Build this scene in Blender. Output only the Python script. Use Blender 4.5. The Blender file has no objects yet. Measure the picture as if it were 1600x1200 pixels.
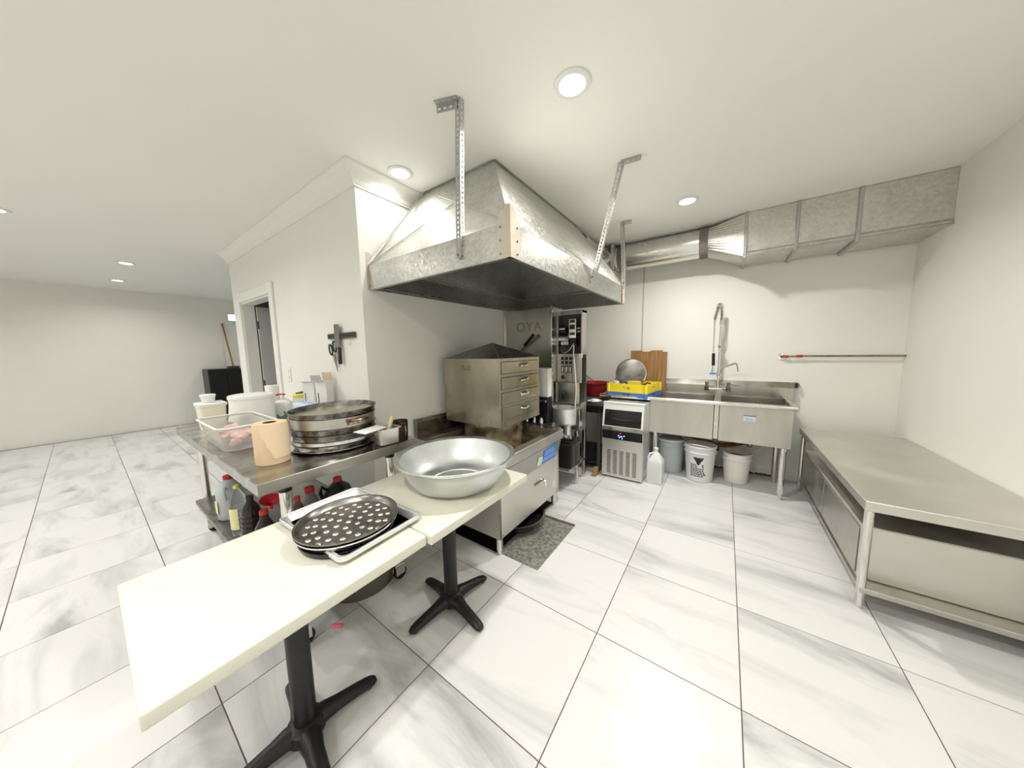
import bpy, bmesh, math, random
from mathutils import Vector, Matrix
random.seed(7)
PI = math.pi
scn = bpy.context.scene
col = scn.collection

# ------------------------------------------------------------------ camera
F = 473.0                      # focal length in pixels of the 1600x1200 frame
H = 1.48                       # camera height
def ray(p): return Vector(((p[0]-800)/F, -(p[1]-600)/F, -1.0))
_y = ray((1134.4, 541.1)).normalized()
_x = -ray((123.8, 559.9)); _x = (_x - _y*_x.dot(_y)).normalized()
_z = _x.cross(_y)
RC = Matrix((_x, _y, _z))      # camera vector -> world vector
EYE = Vector((0, 0, H))
def onz(px, py, z):
    v = RC @ ray((px, py)); return EYE + v*((z-H)/v.z)
def ony(px, py, y):
    v = RC @ ray((px, py)); return EYE + v*(y/v.y)
def onx(px, py, x):
    v = RC @ ray((px, py)); return EYE + v*(x/v.x)
cd = bpy.data.cameras.new('camera'); cam = bpy.data.objects.new('camera', cd); col.objects.link(cam)
cd.sensor_fit = 'HORIZONTAL'; cd.sensor_width = 36; cd.lens = F/1600*36; cd.clip_start = .02
cam.matrix_world = Matrix.Translation(EYE) @ RC.to_4x4()
scn.camera = cam

# ------------------------------------------------------------------ light and exposure
w = bpy.data.worlds.new('world'); scn.world = w; w.use_nodes = True
w.node_tree.nodes['Background'].inputs[0].default_value = (.9, .95, 1, 1)
w.node_tree.nodes['Background'].inputs[1].default_value = 1.0
scn.view_settings.view_transform = 'Standard'; scn.view_settings.look = 'None'
scn.view_settings.gamma = 1; scn.view_settings.use_curve_mapping = False
scn.view_settings.exposure = 0.12
POT_POWER = 14.5
POT_COLOR = (1.0, .975, .92)

# ------------------------------------------------------------------ room numbers
CZ = 2.77      # ceiling
XL = -2.2      # left wall behind the hood
YP = 1.237     # partition wall with the door
YB = 4.38      # back wall
XR = 1.35      # right wall
XF = -9.6      # far end of the hall
YN = -3.2      # wall behind the camera
XE = -5.33     # free end of the partition wall

# ------------------------------------------------------------------ materials
MATS = {}
def nodes_of(name):
    m = bpy.data.materials.new(name); m.use_nodes = True
    nt = m.node_tree; b = nt.nodes['Principled BSDF']
    MATS[name] = m
    return m, nt, b
def L(nt, a, b): nt.links.new(a, b)
def mat(name, c, rough=.5, metal=0, noise=.0, scale=8, bump=0, trans=0, ior=1.45, alpha=1, emit=None, stretch=None, spec=None, c2=None, coat=0):
    m, nt, b = nodes_of(name)
    b.inputs['Base Color'].default_value = (*c, 1)
    b.inputs['Roughness'].default_value = rough
    b.inputs['Metallic'].default_value = metal
    b.inputs['IOR'].default_value = ior
    b.inputs['Transmission Weight'].default_value = trans
    b.inputs['Alpha'].default_value = alpha
    b.inputs['Coat Weight'].default_value = coat
    if spec is not None: b.inputs['Specular IOR Level'].default_value = spec
    if emit: b.inputs['Emission Color'].default_value = (*emit[0], 1); b.inputs['Emission Strength'].default_value = emit[1]
    if noise or bump or c2:
        tc = nt.nodes.new('ShaderNodeTexCoord'); mp = nt.nodes.new('ShaderNodeMapping'); n = nt.nodes.new('ShaderNodeTexNoise')
        L(nt, tc.outputs['Object'], mp.inputs[0]); L(nt, mp.outputs[0], n.inputs['Vector'])
        if stretch: mp.inputs['Scale'].default_value = stretch
        n.inputs['Scale'].default_value = scale; n.inputs['Detail'].default_value = 5
        if noise or c2:
            r = nt.nodes.new('ShaderNodeValToRGB'); L(nt, n.outputs[0], r.inputs[0])
            d = c2 if c2 else tuple(max(0, x*(1-noise)) for x in c)
            r.color_ramp.elements[0].position = .35; r.color_ramp.elements[1].position = .65
            r.color_ramp.elements[0].color = (*d, 1); r.color_ramp.elements[1].color = (*c, 1)
            L(nt, r.outputs[0], b.inputs['Base Color'])
            if metal:
                mr = nt.nodes.new('ShaderNodeMapRange'); L(nt, n.outputs[0], mr.inputs[0])
                mr.inputs[1].default_value = .3; mr.inputs[2].default_value = .7
                mr.inputs[3].default_value = max(.02, rough-.08); mr.inputs[4].default_value = rough+.1
                L(nt, mr.outputs[0], b.inputs['Roughness'])
        if bump:
            bp = nt.nodes.new('ShaderNodeBump'); bp.inputs['Strength'].default_value = bump; bp.inputs['Distance'].default_value = .004
            L(nt, n.outputs[0], bp.inputs['Height']); L(nt, bp.outputs[0], b.inputs['Normal'])
    return m
mat('wall', (.87, .865, .815), .55, noise=.03, scale=1.3, bump=.03)
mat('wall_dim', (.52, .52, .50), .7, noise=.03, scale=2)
mat('ceiling', (.90, .90, .86), .7, noise=.015, scale=.8)
mat('trim', (.86, .86, .82), .4)
mat('grout', (.16, .14, .12), .9, noise=.3, scale=30)
mat('steel', (.60, .585, .54), .32, 1, noise=.18, scale=5, stretch=(1, 1, .25))
mat('steel_top', (.56, .545, .51), .25, 1, noise=.35, scale=7, stretch=(1, .35, 1))
mat('steel_bright', (.78, .77, .73), .2, 1, noise=.08, scale=6)
mat('steel_satin', (.74, .72, .67), .42, 1, noise=.1, scale=3)
mat('steel_brown', (.50, .46, .375), .25, 1, c2=(.36, .31, .22), scale=3.2, stretch=(1, 1, .5))
mat('steel_stain', (.45, .38, .27), .3, 1, c2=(.2, .14, .07), scale=9)
mat('steel_dark', (.30, .29, .27), .3, 1, noise=.35, scale=10)
mat('basin_alu', (.70, .72, .72), .42, 1, noise=.06, scale=8)
mat('pan_worn', (.30, .29, .27), .30, 1, c2=(.13, .125, .11), scale=22)
mat('steel_mid', (.40, .395, .38), .22, 1, noise=.15, scale=6)
mat('pan_tan', (.50, .47, .36), .3, 1, c2=(.36, .32, .22), scale=6)
mat('chrome', (.85, .85, .84), .06, 1)
mat('aluminium', (.80, .81, .80), .28, 1, noise=.06, scale=20, stretch=(1, 1, .15))
mat('alu_dull', (.84, .85, .85), .42, 1, noise=.06, scale=8)
mat('tabletop', (.71, .70, .60), .32, noise=.015, scale=3)
mat('iron', (.007, .007, .008), .42, noise=.2, scale=50, bump=.05)
mat('black', (.012, .012, .014), .35)
mat('black_gloss', (.010, .010, .012), .12)
mat('dark_grey', (.07, .07, .07), .5)
mat('white_plastic', (.82, .82, .80), .35)
mat('white_soft', (.84, .83, .79), .45)
mat('cream', (.80, .76, .62), .5)
mat('paper', (.86, .86, .84), .8)
mat('kraft', (.72, .55, .36), .85, noise=.06, scale=25)
mat('kraft_sheet', (.76, .60, .41), .85)
mat('kraft_dark', (.10, .07, .05), .9)
mat('card', (.70, .60, .40), .8)
mat('card_white', (.84, .83, .80), .55)
mat('card_grey', (.55, .56, .57), .55)
mat('milky', (.84, .86, .86), .35, trans=.15, ior=1.2)
mat('milky_grey', (.62, .66, .68), .35, trans=.25, ior=1.2)
mat('clear', (.94, .95, .95), .06, trans=.92, ior=1.12)
mat('frosty', (.95, .94, .92), .15, trans=.8, ior=1.1)
mat('yellow', (.93, .72, .03), .4)
mat('yellow_lid', (.85, .80, .10), .45)
mat('blue', (.06, .19, .60), .45)
mat('blue_sticker', (.055, .20, .66), .5)
mat('blue_light', (.35, .55, .90), .6)
mat('blue_pack', (.40, .55, .85), .5, c2=(.80, .85, .92), scale=5)
mat('red', (.55, .02, .03), .4)
mat('red_dark', (.34, .018, .022), .45)
mat('pink', (.9, .22, .30), .5)
mat('green_print', (.18, .30, .22), .5)
mat('print_black', (.02, .02, .02), .6)
mat('print_faint', (.34, .31, .26), .45, .9)
mat('print_white', (.8, .8, .8), .6)
mat('mint', (.74, .84, .70), .7)
mat('wood', (.38, .215, .08), .5, c2=(.27, .14, .045), scale=6, stretch=(9, 9, .5))
mat('wood_pale', (.72, .58, .38), .6)
mat('wood_block', (.40, .25, .11), .7, noise=.3, scale=12)
mat('mug_dark', (.09, .055, .04), .3, .8, noise=.4, scale=10)
mat('bronze', (.36, .25, .17), .3, 1, noise=.3, scale=15)
mat('meat', (.72, .30, .27), .6, c2=(.83, .66, .60), scale=22)
mat('sauce', (.16, .11, .06), .2, noise=.4, scale=15)
mat('soy', (.020, .014, .012), .12)
mat('cola', (.11, .06, .045), .15)
mat('grey_bottle', (.20, .19, .18), .3)
mat('label_yellow', (.78, .74, .38), .6)
mat('brown_tub', (.13, .12, .09), .4, noise=.3, scale=5)
mat('mastic', (.24, .22, .19), .8, noise=.2, scale=18, bump=.4)
mat('rust', (.30, .13, .06), .8, noise=.5, scale=20, bump=.3)
mat('red_pipe', (.45, .07, .04), .5, noise=.4, scale=20)
mat('dirt_shade', (.13, .10, .07), .9, noise=.5, scale=9, bump=.4)  # real grime colour, also used for the shaded recess edge
mat('led_red', (.8, .05, .05), .4, emit=((1, .1, .08), 2))
mat('led_blue', (.2, .3, 1), .4, emit=((.2, .35, 1), 5))
mat('exit_glow', (.3, .9, .7), .4, emit=((.45, 1, .85), 2.2))
mat('lamp_lens', (1, 1, 1), .4, emit=((1, .985, .94), 9))
mat('yellow_wet', (.66, .48, .06), .35)

def galv(name, c, d, rough, scale):
    m, nt, b = nodes_of(name)
    tc = nt.nodes.new('ShaderNodeTexCoord'); v = nt.nodes.new('ShaderNodeTexVoronoi'); n = nt.nodes.new('ShaderNodeTexNoise')
    L(nt, tc.outputs['Object'], v.inputs['Vector']); L(nt, tc.outputs['Object'], n.inputs['Vector'])
    v.inputs['Scale'].default_value = scale; n.inputs['Scale'].default_value = 4; n.inputs['Detail'].default_value = 4
    sep = nt.nodes.new('ShaderNodeSeparateColor'); L(nt, v.outputs['Color'], sep.inputs[0])
    ad = nt.nodes.new('ShaderNodeMath'); ad.operation = 'MULTIPLY_ADD'
    L(nt, sep.outputs[0], ad.inputs[0]); ad.inputs[1].default_value = .45; L(nt, n.outputs[0], ad.inputs[2])
    r = nt.nodes.new('ShaderNodeValToRGB'); L(nt, ad.outputs[0], r.inputs[0])
    r.color_ramp.elements[0].position = .35; r.color_ramp.elements[1].position = 1.0
    r.color_ramp.elements[0].color = (*d, 1); r.color_ramp.elements[1].color = (*c, 1)
    L(nt, r.outputs[0], b.inputs['Base Color']); b.inputs['Metallic'].default_value = 1
    mr = nt.nodes.new('ShaderNodeMapRange'); L(nt, sep.outputs[1], mr.inputs[0])
    mr.inputs[3].default_value = rough-.06; mr.inputs[4].default_value = rough+.08
    L(nt, mr.outputs[0], b.inputs['Roughness'])
galv('galv', (.70, .70, .66), (.48, .48, .45), .36, 70)
galv('galv_shaded', (.40, .40, .38), (.26, .26, .24), .38, 70)  # darker copy of galv: grease and interior shade put into the colour
galv('galv_duct', (.74, .74, .70), (.58, .58, .54), .36, 50)
galv('galv_pole', (.56, .56, .55), (.40, .40, .39), .42, 120)
galv('galv_matte', (.70, .70, .66), (.56, .56, .53), .52, 50)
mat('duct_smooth', (.74, .74, .71), .24, 1, noise=.05, scale=6)
mat('bracket_tan', (.66, .58, .50), .45, .7, noise=.12, scale=12)

def tile_mat():
    m, nt, b = nodes_of('tile')
    N = nt.nodes.new
    tc = N('ShaderNodeTexCoord'); oi = N('ShaderNodeObjectInfo'); cx = N('ShaderNodeCombineXYZ')
    mu = N('ShaderNodeMath'); mu.operation = 'MULTIPLY'; mu.inputs[1].default_value = 40; L(nt, oi.outputs['Random'], mu.inputs[0])
    L(nt, mu.outputs[0], cx.inputs[2]); L(nt, mu.outputs[0], cx.inputs[0])
    va = N('ShaderNodeVectorMath'); L(nt, tc.outputs['Object'], va.inputs[0]); L(nt, cx.outputs[0], va.inputs[1])
    mp = N('ShaderNodeMapping'); L(nt, va.outputs[0], mp.inputs[0])
    mp.inputs['Rotation'].default_value = (0, 0, .42); mp.inputs['Scale'].default_value = (.45, 1.7, 1)
    n1 = N('ShaderNodeTexNoise'); L(nt, mp.outputs[0], n1.inputs['Vector']); n1.inputs['Scale'].default_value = 1.7; n1.inputs['Detail'].default_value = 7; n1.inputs['Distortion'].default_value = 1.0; n1.inputs['Roughness'].default_value = .6
    r1 = N('ShaderNodeValToRGB'); L(nt, n1.outputs[0], r1.inputs[0])
    e = r1.color_ramp.elements; e[0].position = .47; e[0].color = (.715, .712, .705, 1); e[1].position = .70; e[1].color = (.40, .40, .395, 1)
    x = e.new(.58); x.color = (.60, .60, .593, 1)
    L(nt, r1.outputs[0], b.inputs['Base Color'])
    b.inputs['Roughness'].default_value = .3; b.inputs['Specular IOR Level'].default_value = .4
tile_mat()
def mat_mat():
    m, nt, b = nodes_of('wet_mat')
    N = nt.nodes.new
    tc = N('ShaderNodeTexCoord'); n = N('ShaderNodeTexNoise'); L(nt, tc.outputs['Object'], n.inputs['Vector']); n.inputs['Scale'].default_value = 40; n.inputs['Detail'].default_value = 7
    r = N('ShaderNodeValToRGB'); L(nt, n.outputs[0], r.inputs[0]); e = r.color_ramp.elements
    e[0].position = .36; e[0].color = (.12, .125, .105, 1); e[1].position = .66; e[1].color = (.29, .295, .26, 1)
    L(nt, r.outputs[0], b.inputs['Base Color']); b.inputs['Roughness'].default_value = .35
    bp = N('ShaderNodeBump'); bp.inputs['Strength'].default_value = .7; bp.inputs['Distance'].default_value = .01; L(nt, n.outputs[0], bp.inputs['Height']); L(nt, bp.outputs[0], b.inputs['Normal'])
mat_mat()

# ------------------------------------------------------------------ mesh helpers
def wloc(o):
    v = Vector((0, 0, 0))
    while o: v += o.location; o = o.parent
    return v
class B:
    """collects shapes; build() links them as one mesh object"""
    def __init__(s): s.bm = bmesh.new()
    def _merge(s, t, M=None):
        if M is not None: t.transform(M)
        me = bpy.data.meshes.new('t'); t.to_mesh(me); t.free(); s.bm.from_mesh(me); bpy.data.meshes.remove(me)
        return s
    def box(s, x0, x1, y0, y1, z0, z1, bev=0, seg=1, M=None):
        t = bmesh.new(); bmesh.ops.create_cube(t, size=1)
        for v in t.verts:
            v.co = Vector(((x0+x1)/2+v.co.x*(x1-x0), (y0+y1)/2+v.co.y*(y1-y0), (z0+z1)/2+v.co.z*(z1-z0)))
        if bev: bmesh.ops.bevel(t, geom=list(t.edges), offset=bev, segments=seg, profile=.6, affect='EDGES', clamp_overlap=True)
        return s._merge(t, M)
    def prism(s, pts, axis, a0, a1, bev=0, M=None):
        """polygon pts in the plane across axis, from a0 to a1"""
        t = bmesh.new()
        def P(p, a):
            if axis == 'x': return (a, p[0], p[1])
            if axis == 'y': return (p[0], a, p[1])
            return (p[0], p[1], a)
        A = [t.verts.new(P(p, a0)) for p in pts]; C = [t.verts.new(P(p, a1)) for p in pts]
        n = len(pts); t.faces.new(A); t.faces.new(C[::-1])
        for i in range(n): t.faces.new((A[i], C[i], C[(i+1) % n], A[(i+1) % n]))
        bmesh.ops.recalc_face_normals(t, faces=t.faces)
        if bev: bmesh.ops.bevel(t, geom=list(t.edges), offset=bev, segments=2, affect='EDGES', clamp_overlap=True)
        return s._merge(t, M)
    def lathe(s, prof, c=(0, 0, 0), n=32, M=None, cap=False):
        t = bmesh.new(); rings = []
        for r, z in prof:
            if r < 1e-5: rings.append([t.verts.new((c[0], c[1], c[2]+z))])
            else: rings.append([t.verts.new((c[0]+r*math.cos(2*PI*i/n), c[1]+r*math.sin(2*PI*i/n), c[2]+z)) for i in range(n)])
        for a, b in zip(rings, rings[1:]):
            for i in range(n):
                j = (i+1) % n
                if len(a) == 1 and len(b) == 1: break
                if len(a) == 1: t.faces.new((a[0], b[i], b[j]))
                elif len(b) == 1: t.faces.new((a[i], a[j], b[0]))
                else: t.faces.new((a[i], a[j], b[j], b[i]))
        if cap:
            for R in (rings[0], rings[-1]):
                if len(R) > 1: t.faces.new(R)
        bmesh.ops.recalc_face_normals(t, faces=t.faces)
        return s._merge(t, M)
    def tube(s, path, r, n=10, cap=True):
        t = bmesh.new(); P = [Vector(p) for p in path]; rings = []; up = None
        rr = r if isinstance(r, (list, tuple)) else [r]*len(P)
        for i, p in enumerate(P):
            d = (P[min(i+1, len(P)-1)]-P[max(i-1, 0)]).normalized()
            if up is None: up = Vector((0, 0, 1)) if abs(d.z) < .9 else Vector((1, 0, 0))
            a = d.cross(up).normalized(); up = a.cross(d).normalized()
            rings.append([t.verts.new(p+(a*math.cos(2*PI*k/n)+up*math.sin(2*PI*k/n))*rr[i]) for k in range(n)])
        for a, b in zip(rings, rings[1:]):
            for k in range(n): t.faces.new((a[k], a[(k+1) % n], b[(k+1) % n], b[k]))
        if cap: t.faces.new(rings[0][::-1]); t.faces.new(rings[-1])
        bmesh.ops.recalc_face_normals(t, faces=t.faces)
        return s._merge(t)
    def loft(s, loops, cap0=False, cap1=False, closed=True):
        t = bmesh.new(); R = [[t.verts.new(p) for p in l] for l in loops]
        for a, b in zip(R, R[1:]):
            n = len(a)
            for k in range(n if closed else n-1): t.faces.new((a[k], a[(k+1) % n], b[(k+1) % n], b[k]))
        if cap0: t.faces.new(R[0])
        if cap1: t.faces.new(R[-1])
        bmesh.ops.recalc_face_normals(t, faces=t.faces)
        return s._merge(t)
    def poly(s, pts):
        t = bmesh.new(); t.faces.new([t.verts.new(p) for p in pts]); return s._merge(t)
    def plate(s, pts, th):
        """a flat polygon in space with thickness, both sides"""
        t = bmesh.new(); P = [Vector(p) for p in pts]
        nrm = (P[1]-P[0]).cross(P[2]-P[0]).normalized()*th/2
        A = [t.verts.new(p-nrm) for p in P]; C = [t.verts.new(p+nrm) for p in P]; n = len(P)
        t.faces.new(A[::-1]); t.faces.new(C)
        for i in range(n): t.faces.new((A[i], A[(i+1) % n], C[(i+1) % n], C[i]))
        return s._merge(t)
    def perf(s, a, b, side, w, th, pitch, hw, hl):
        """perforated strip from a to b; side = direction across it"""
        a, b = Vector(a), Vector(b); d = b-a; Ln = d.length; d.normalize()
        sd = Vector(side); sd = (sd-d*sd.dot(d)).normalized(); nm = d.cross(sd)
        k = max(1, round(Ln/pitch)); p = Ln/k; t = bmesh.new()
        out = [(1, 0), (1, 1), (0, 1), (-1, 1), (-1, 0), (-1, -1), (0, -1), (1, -1)]
        inn = [(1, 0), (.72, .72), (0, 1), (-.72, .72), (-1, 0), (-.72, -.72), (0, -1), (.72, -.72)]
        for i in range(k):
            c = a+d*(p*(i+.5)); Q = []
            for off in (-th/2, th/2):
                Q.append([t.verts.new(c+sd*(u*w/2)+d*(v*p/2)+nm*off) for u, v in out])
                Q.append([t.verts.new(c+sd*(u*hw)+d*(v*hl)+nm*off) for u, v in inn])
            for j in range(8):
                q = (j+1) % 8
                t.faces.new((Q[0][j], Q[0][q], Q[1][q], Q[1][j])); t.faces.new((Q[2][q], Q[2][j], Q[3][j], Q[3][q]))
                t.faces.new((Q[1][j], Q[1][q], Q[3][q], Q[3][j]))
                if j in (0, 7, 3, 4): t.faces.new((Q[0][q], Q[0][j], Q[2][j], Q[2][q]))
        bmesh.ops.recalc_face_normals(t, faces=t.faces)
        return s._merge(t)
    def build(s, name, m, parent=None, smooth=False, local=False, ang=40):
        if parent is not None and not local:
            s.bm.transform(Matrix.Translation(-wloc(parent)))
        me = bpy.data.meshes.new(name); s.bm.to_mesh(me); s.bm.free()
        me.materials.append(MATS[m] if isinstance(m, str) else m)
        if smooth:
            for p in me.polygons: p.use_smooth = True
            me.set_sharp_from_angle(angle=math.radians(ang))
        o = bpy.data.objects.new(name, me); col.objects.link(o)
        if parent is not None: o.parent = parent
        return o
def tag(o, label, cat, group=None):
    o['label'] = label; o['category'] = cat
    if group: o['group'] = group
    return o
def thing(name, label, cat, loc=(0, 0, 0), group=None, rz=0):
    o = bpy.data.objects.new(name, None); col.objects.link(o); o.location = loc; o.rotation_euler = (0, 0, rz)
    o.empty_display_size = .05
    return tag(o, label, cat, group)
def structure(o): o['kind'] = 'structure'; return o
def whole(b, name, m, label, cat, smooth=True, group=None):
    """a thing that is one mesh, built in world coordinates, origin moved to its base"""
    vs = [v.co for v in b.bm.verts]
    c = Vector(((min(v.x for v in vs)+max(v.x for v in vs))/2, (min(v.y for v in vs)+max(v.y for v in vs))/2, min(v.z for v in vs)))
    b.bm.transform(Matrix.Translation(-c)); o = b.build(name, m, None, smooth); o.location = c
    return tag(o, label, cat, group)
def copy_tree(o, parent=None):
    c = o.copy(); col.objects.link(c)
    if parent is not None: c.parent = parent
    for ch in list(o.children): copy_tree(ch, c)
    return c
def text(name, body, size, M, m, parent, th=.0006, spacing=1):
    cu = bpy.data.curves.new('t', 'FONT'); cu.body = body; cu.size = size; cu.extrude = th; cu.align_x = 'CENTER'; cu.align_y = 'CENTER'; cu.space_character = spacing
    o = bpy.data.objects.new('t', cu); col.objects.link(o)
    me = bpy.data.meshes.new_from_object(o.evaluated_get(bpy.context.evaluated_depsgraph_get()))
    bpy.data.objects.remove(o); bpy.data.curves.remove(cu)
    me.name = name; me.transform(Matrix.Translation(-wloc(parent)) @ M); me.materials.clear(); me.materials.append(MATS[m])
    q = bpy.data.objects.new(name, me); col.objects.link(q); q.parent = parent
    return q
def face_my(x, y, z): return Matrix.Translation((x, y, z)) @ Matrix.Rotation(PI/2, 4, 'X')           # reads from -Y
def face_px(x, y, z): return Matrix.Translation((x, y, z)) @ Matrix.Rotation(PI/2, 4, 'Z') @ Matrix.Rotation(PI/2, 4, 'X')  # reads from +X
def arc(c, r, a0, a1, n, ax):
    return [Vector(c)+Vector(ax[0])*r*math.cos(a0+(a1-a0)*i/n)+Vector(ax[1])*r*math.sin(a0+(a1-a0)*i/n) for i in range(n+1)]

# ================================================================== THE SETTING
fl = structure(B().box(XF-.1, XR+.1, YN-.1, YB+.1, -.12, -.0025).build('floor', 'grout'))
P0 = .605; GX, GY = -.481, 1.412
tb = B().box(-P0/2+.0022, P0/2-.0022, -P0/2+.0022, P0/2-.0022, -.008, 0, .0008).bm
tme = bpy.data.meshes.new('tile'); tb.to_mesh(tme); tb.free(); tme.materials.append(MATS['tile'])
i0, i1 = math.floor((XF-GX)/P0), math.ceil((XR-GX)/P0); j0, j1 = math.floor((YN-GY)/P0), math.ceil((YB-GY)/P0)
for i in range(i0, i1):
    for j in range(j0, j1):
        cx, cy = GX+(i+.5)*P0, GY+(j+.5)*P0
        if cx < XF-.05 or cx > XR+.2 or cy < YN-.05 or cy > YB+.2: continue
        if XE+.4 < cx < XL-.4 and cy > YP+1.6: continue
        o = bpy.data.objects.new('tile', tme); col.objects.link(o); o.location = (cx, cy, 0); o.parent = fl
structure(B().box(XF-.1, XR+.1, YN-.1, YB+.1, CZ, CZ+.1).build('ceiling', 'ceiling'))
structure(B().box(XL-.12, XL, YP+.12, YB, 0, CZ).build('wall_left', 'wall'))
b = B()
DX0, DX1, DZ = -5.0, -4.0, 2.13
b.box(XE, DX0, YP, YP+.12, 0, CZ).box(DX1, XL, YP, YP+.12, 0, CZ).box(DX0, DX1, YP, YP+.12, DZ, CZ)
structure(b.build('wall_partition', 'wall'))
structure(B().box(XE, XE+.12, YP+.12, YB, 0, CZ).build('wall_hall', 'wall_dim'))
structure(B().box(XF-.1, XR+.1, YB, YB+.12, 0, CZ).build('wall_back', 'wall'))
structure(B().box(XR, XR+.12, YN, YB, 0, CZ).build('wall_right', 'wall'))
structure(B().box(XF-.12, XF, YN, YB, 0, CZ).build('wall_far', 'wall'))
structure(B().box(XF, XR, YN-.12, YN, 0, CZ).build('wall_near', 'wall'))
# wall seam strip on the back wall
structure(B().box(-.934, -.920, YB-.008, YB-.0005, 0, CZ-.001, .003).build('trim_seam', 'wall_dim'))
# crown moulding round the outside corner of the partition
prof = [(.0005, 2.652), (.012, 2.652), (.015, 2.664), (.020, 2.668), (.030, 2.690), (.050, 2.717), (.078, 2.742), (.098, 2.752), (.102, 2.756), (.102, CZ-.0005), (.0005, CZ-.0005)]
b = B()
b.loft([[(XE, YP-d, z) for d, z in prof], [(XL+d, YP-d, z) for d, z in prof], [(XL+d, YB-.001, z) for d, z in prof]], True, True)
structure(b.build('trim_crown', 'trim'))
# door casing, jamb and open door
b = B()
for (x0, x1, z0, z1) in ((DX0-.11, DX0, 0, DZ+.11), (DX1, DX1+.10, 0, DZ+.11), (DX0, DX1, DZ, DZ+.11)):
    b.box(x0, x1, YP-.022, YP-.0005, z0, z1, .004)
b.box(DX0+.0005, DX0+.02, YP, YP+.12, 0, DZ-.0005).box(DX1-.02, DX1-.0005, YP, YP+.12, 0, DZ-.0005).box(DX0+.0205, DX1-.0205, YP, YP+.12, DZ-.02, DZ-.0005)
structure(b.build('trim_door', 'trim'))
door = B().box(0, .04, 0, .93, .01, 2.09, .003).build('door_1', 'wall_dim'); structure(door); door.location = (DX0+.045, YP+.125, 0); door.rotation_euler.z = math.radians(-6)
for z in (.30, 1.10, 1.86):
    h = B().box(-.022, .041, -.006, .012, z-.05, z+.05, .002)
    h.build('hinge', 'dark_grey', door, local=True)
k = B().lathe([(0, 0), (.012, 0), (.012, .03), (.028, .04), (.028, .06), (0, .068)], n=16, M=Matrix.Translation((.04, .86, 1.0)) @ Matrix.Rotation(PI/2, 4, 'Y'))
k.build('door_knob', 'steel', door, True, local=True)
# baseboards
structure(B().prism([(YB-.014, .0), (YB-.014, .09), (YB-.008, .10), (YB-.0005, .10), (YB-.0005, .0)], 'x', -.9, XR).build('baseboard_back', 'trim'))
structure(B().prism([(YP-.014, .0), (YP-.014, .09), (YP-.008, .10), (YP-.0005, .10), (YP-.0005, .0)], 'x', DX1+.11, XL).build('baseboard_partition', 'trim'))
# grime line at the foot of the back wall
g = []
random.seed(3)
for i in range(41):
    g.append((-.1+i*.0175, .012+random.random()*.018))
gb = B().prism([(-.1, 0)]+[(x, z) for x, z in g]+[(.6, 0)], 'y', YB-.0165, YB-.0145)
whole(gb, 'grime_line', 'dirt_shade', 'dark ragged grime along the wall foot under the sink', 'grime', False)
# hall: exit sign, dark cabinet, broom, door frame
ex = thing('exit_sign', 'small glowing green exit sign high on the hall wall', 'sign', (XF, 2.23, 2.28))
B().box(XF+.001, XF+.05, 2.08, 2.38, 2.28, 2.45, .006).build('housing', 'white_plastic', ex)
B().box(XF+.0505, XF+.053, 2.095, 2.365, 2.295, 2.435).build('lit_face', 'exit_glow', ex)
cb = thing('storage_cabinet', 'black cabinet standing at the far hall wall', 'cabinet', (XF+.3, 1.86, 0))
B().box(XF+.02, XF+.55, 1.55, 2.16, .0, 1.19, .01).build('body', 'black', cb)
B().box(XF+.551, XF+.575, 1.56, 1.85, .05, 1.15, .004).build('door', 'black_gloss', cb); B().box(XF+.551, XF+.575, 1.86, 2.15, .05, 1.15, .004).build('door', 'black_gloss', cb)
bo = thing('broom', 'thin wooden broom handle leaning over the black cabinet', 'broom', (XF+.2, 2.02, 1.19))
B().tube([(XF+.30, 2.03, 1.20), (XF+.02, 1.98, 2.22)], .016, 8).build('handle', 'wood', bo, True)
B().box(XF+.2, XF+.4, 1.93, 2.12, 1.192, 1.24, .01).build('brush', 'dark_grey', bo)
b = B()
for (y0, y1, z0, z1) in ((2.36, 2.46, 0, 2.14), (3.36, 3.46, 0, 2.14), (2.46, 3.36, 2.04, 2.14)): b.box(XF+.0005, XF+.025, y0, y1, z0, z1, .004)
structure(b.build('trim_hall', 'trim'))
d2 = structure(B().box(XF+.0005, XF+.012, 2.461, 3.359, .005, 2.039).build('door_2', 'white_soft'))
B().box(XF+.012, XF+.05, 2.52, 2.54, .98, 1.1, .004).build('door_handle', 'steel', d2)

# ------------------------------------------------------------------ recessed ceiling lights
def pot(x, y, label, group=None, power=POT_POWER):
    t = thing('ceiling_light', label, 'light', (x, y, CZ-.012), group)
    B().lathe([(.060, .012), (.060, .004), (.064, .001), (.078, 0), (.088, .004), (.090, .0115), (.060, .0115)], n=40).build('trim_ring', 'white_plastic', t, True, local=True)
    B().lathe([(0, .0095), (.0595, .0095), (.0595, .0115), (0, .0115)], n=32).build('lens', 'lamp_lens', t, local=True)
    ld = bpy.data.lights.new('pot_light', 'AREA'); ld.shape = 'DISK'; ld.size = .11; ld.energy = power; ld.color = POT_COLOR; ld.spread = math.radians(155)
    lo = bpy.data.objects.new('pot_light', ld); col.objects.link(lo); lo.parent = t; lo.location = (0, 0, .006)
pot(-.677, 1.518, 'round recessed light in open ceiling in front of the steel hood', power=POT_POWER*1.4)
pot(-1.985, 1.465, 'round recessed light tucked between crown moulding and steel hood', power=POT_POWER*.17)
pot(-.343, 3.232, 'round recessed light in the ceiling near the rectangular duct', power=POT_POWER*1.7)
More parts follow.
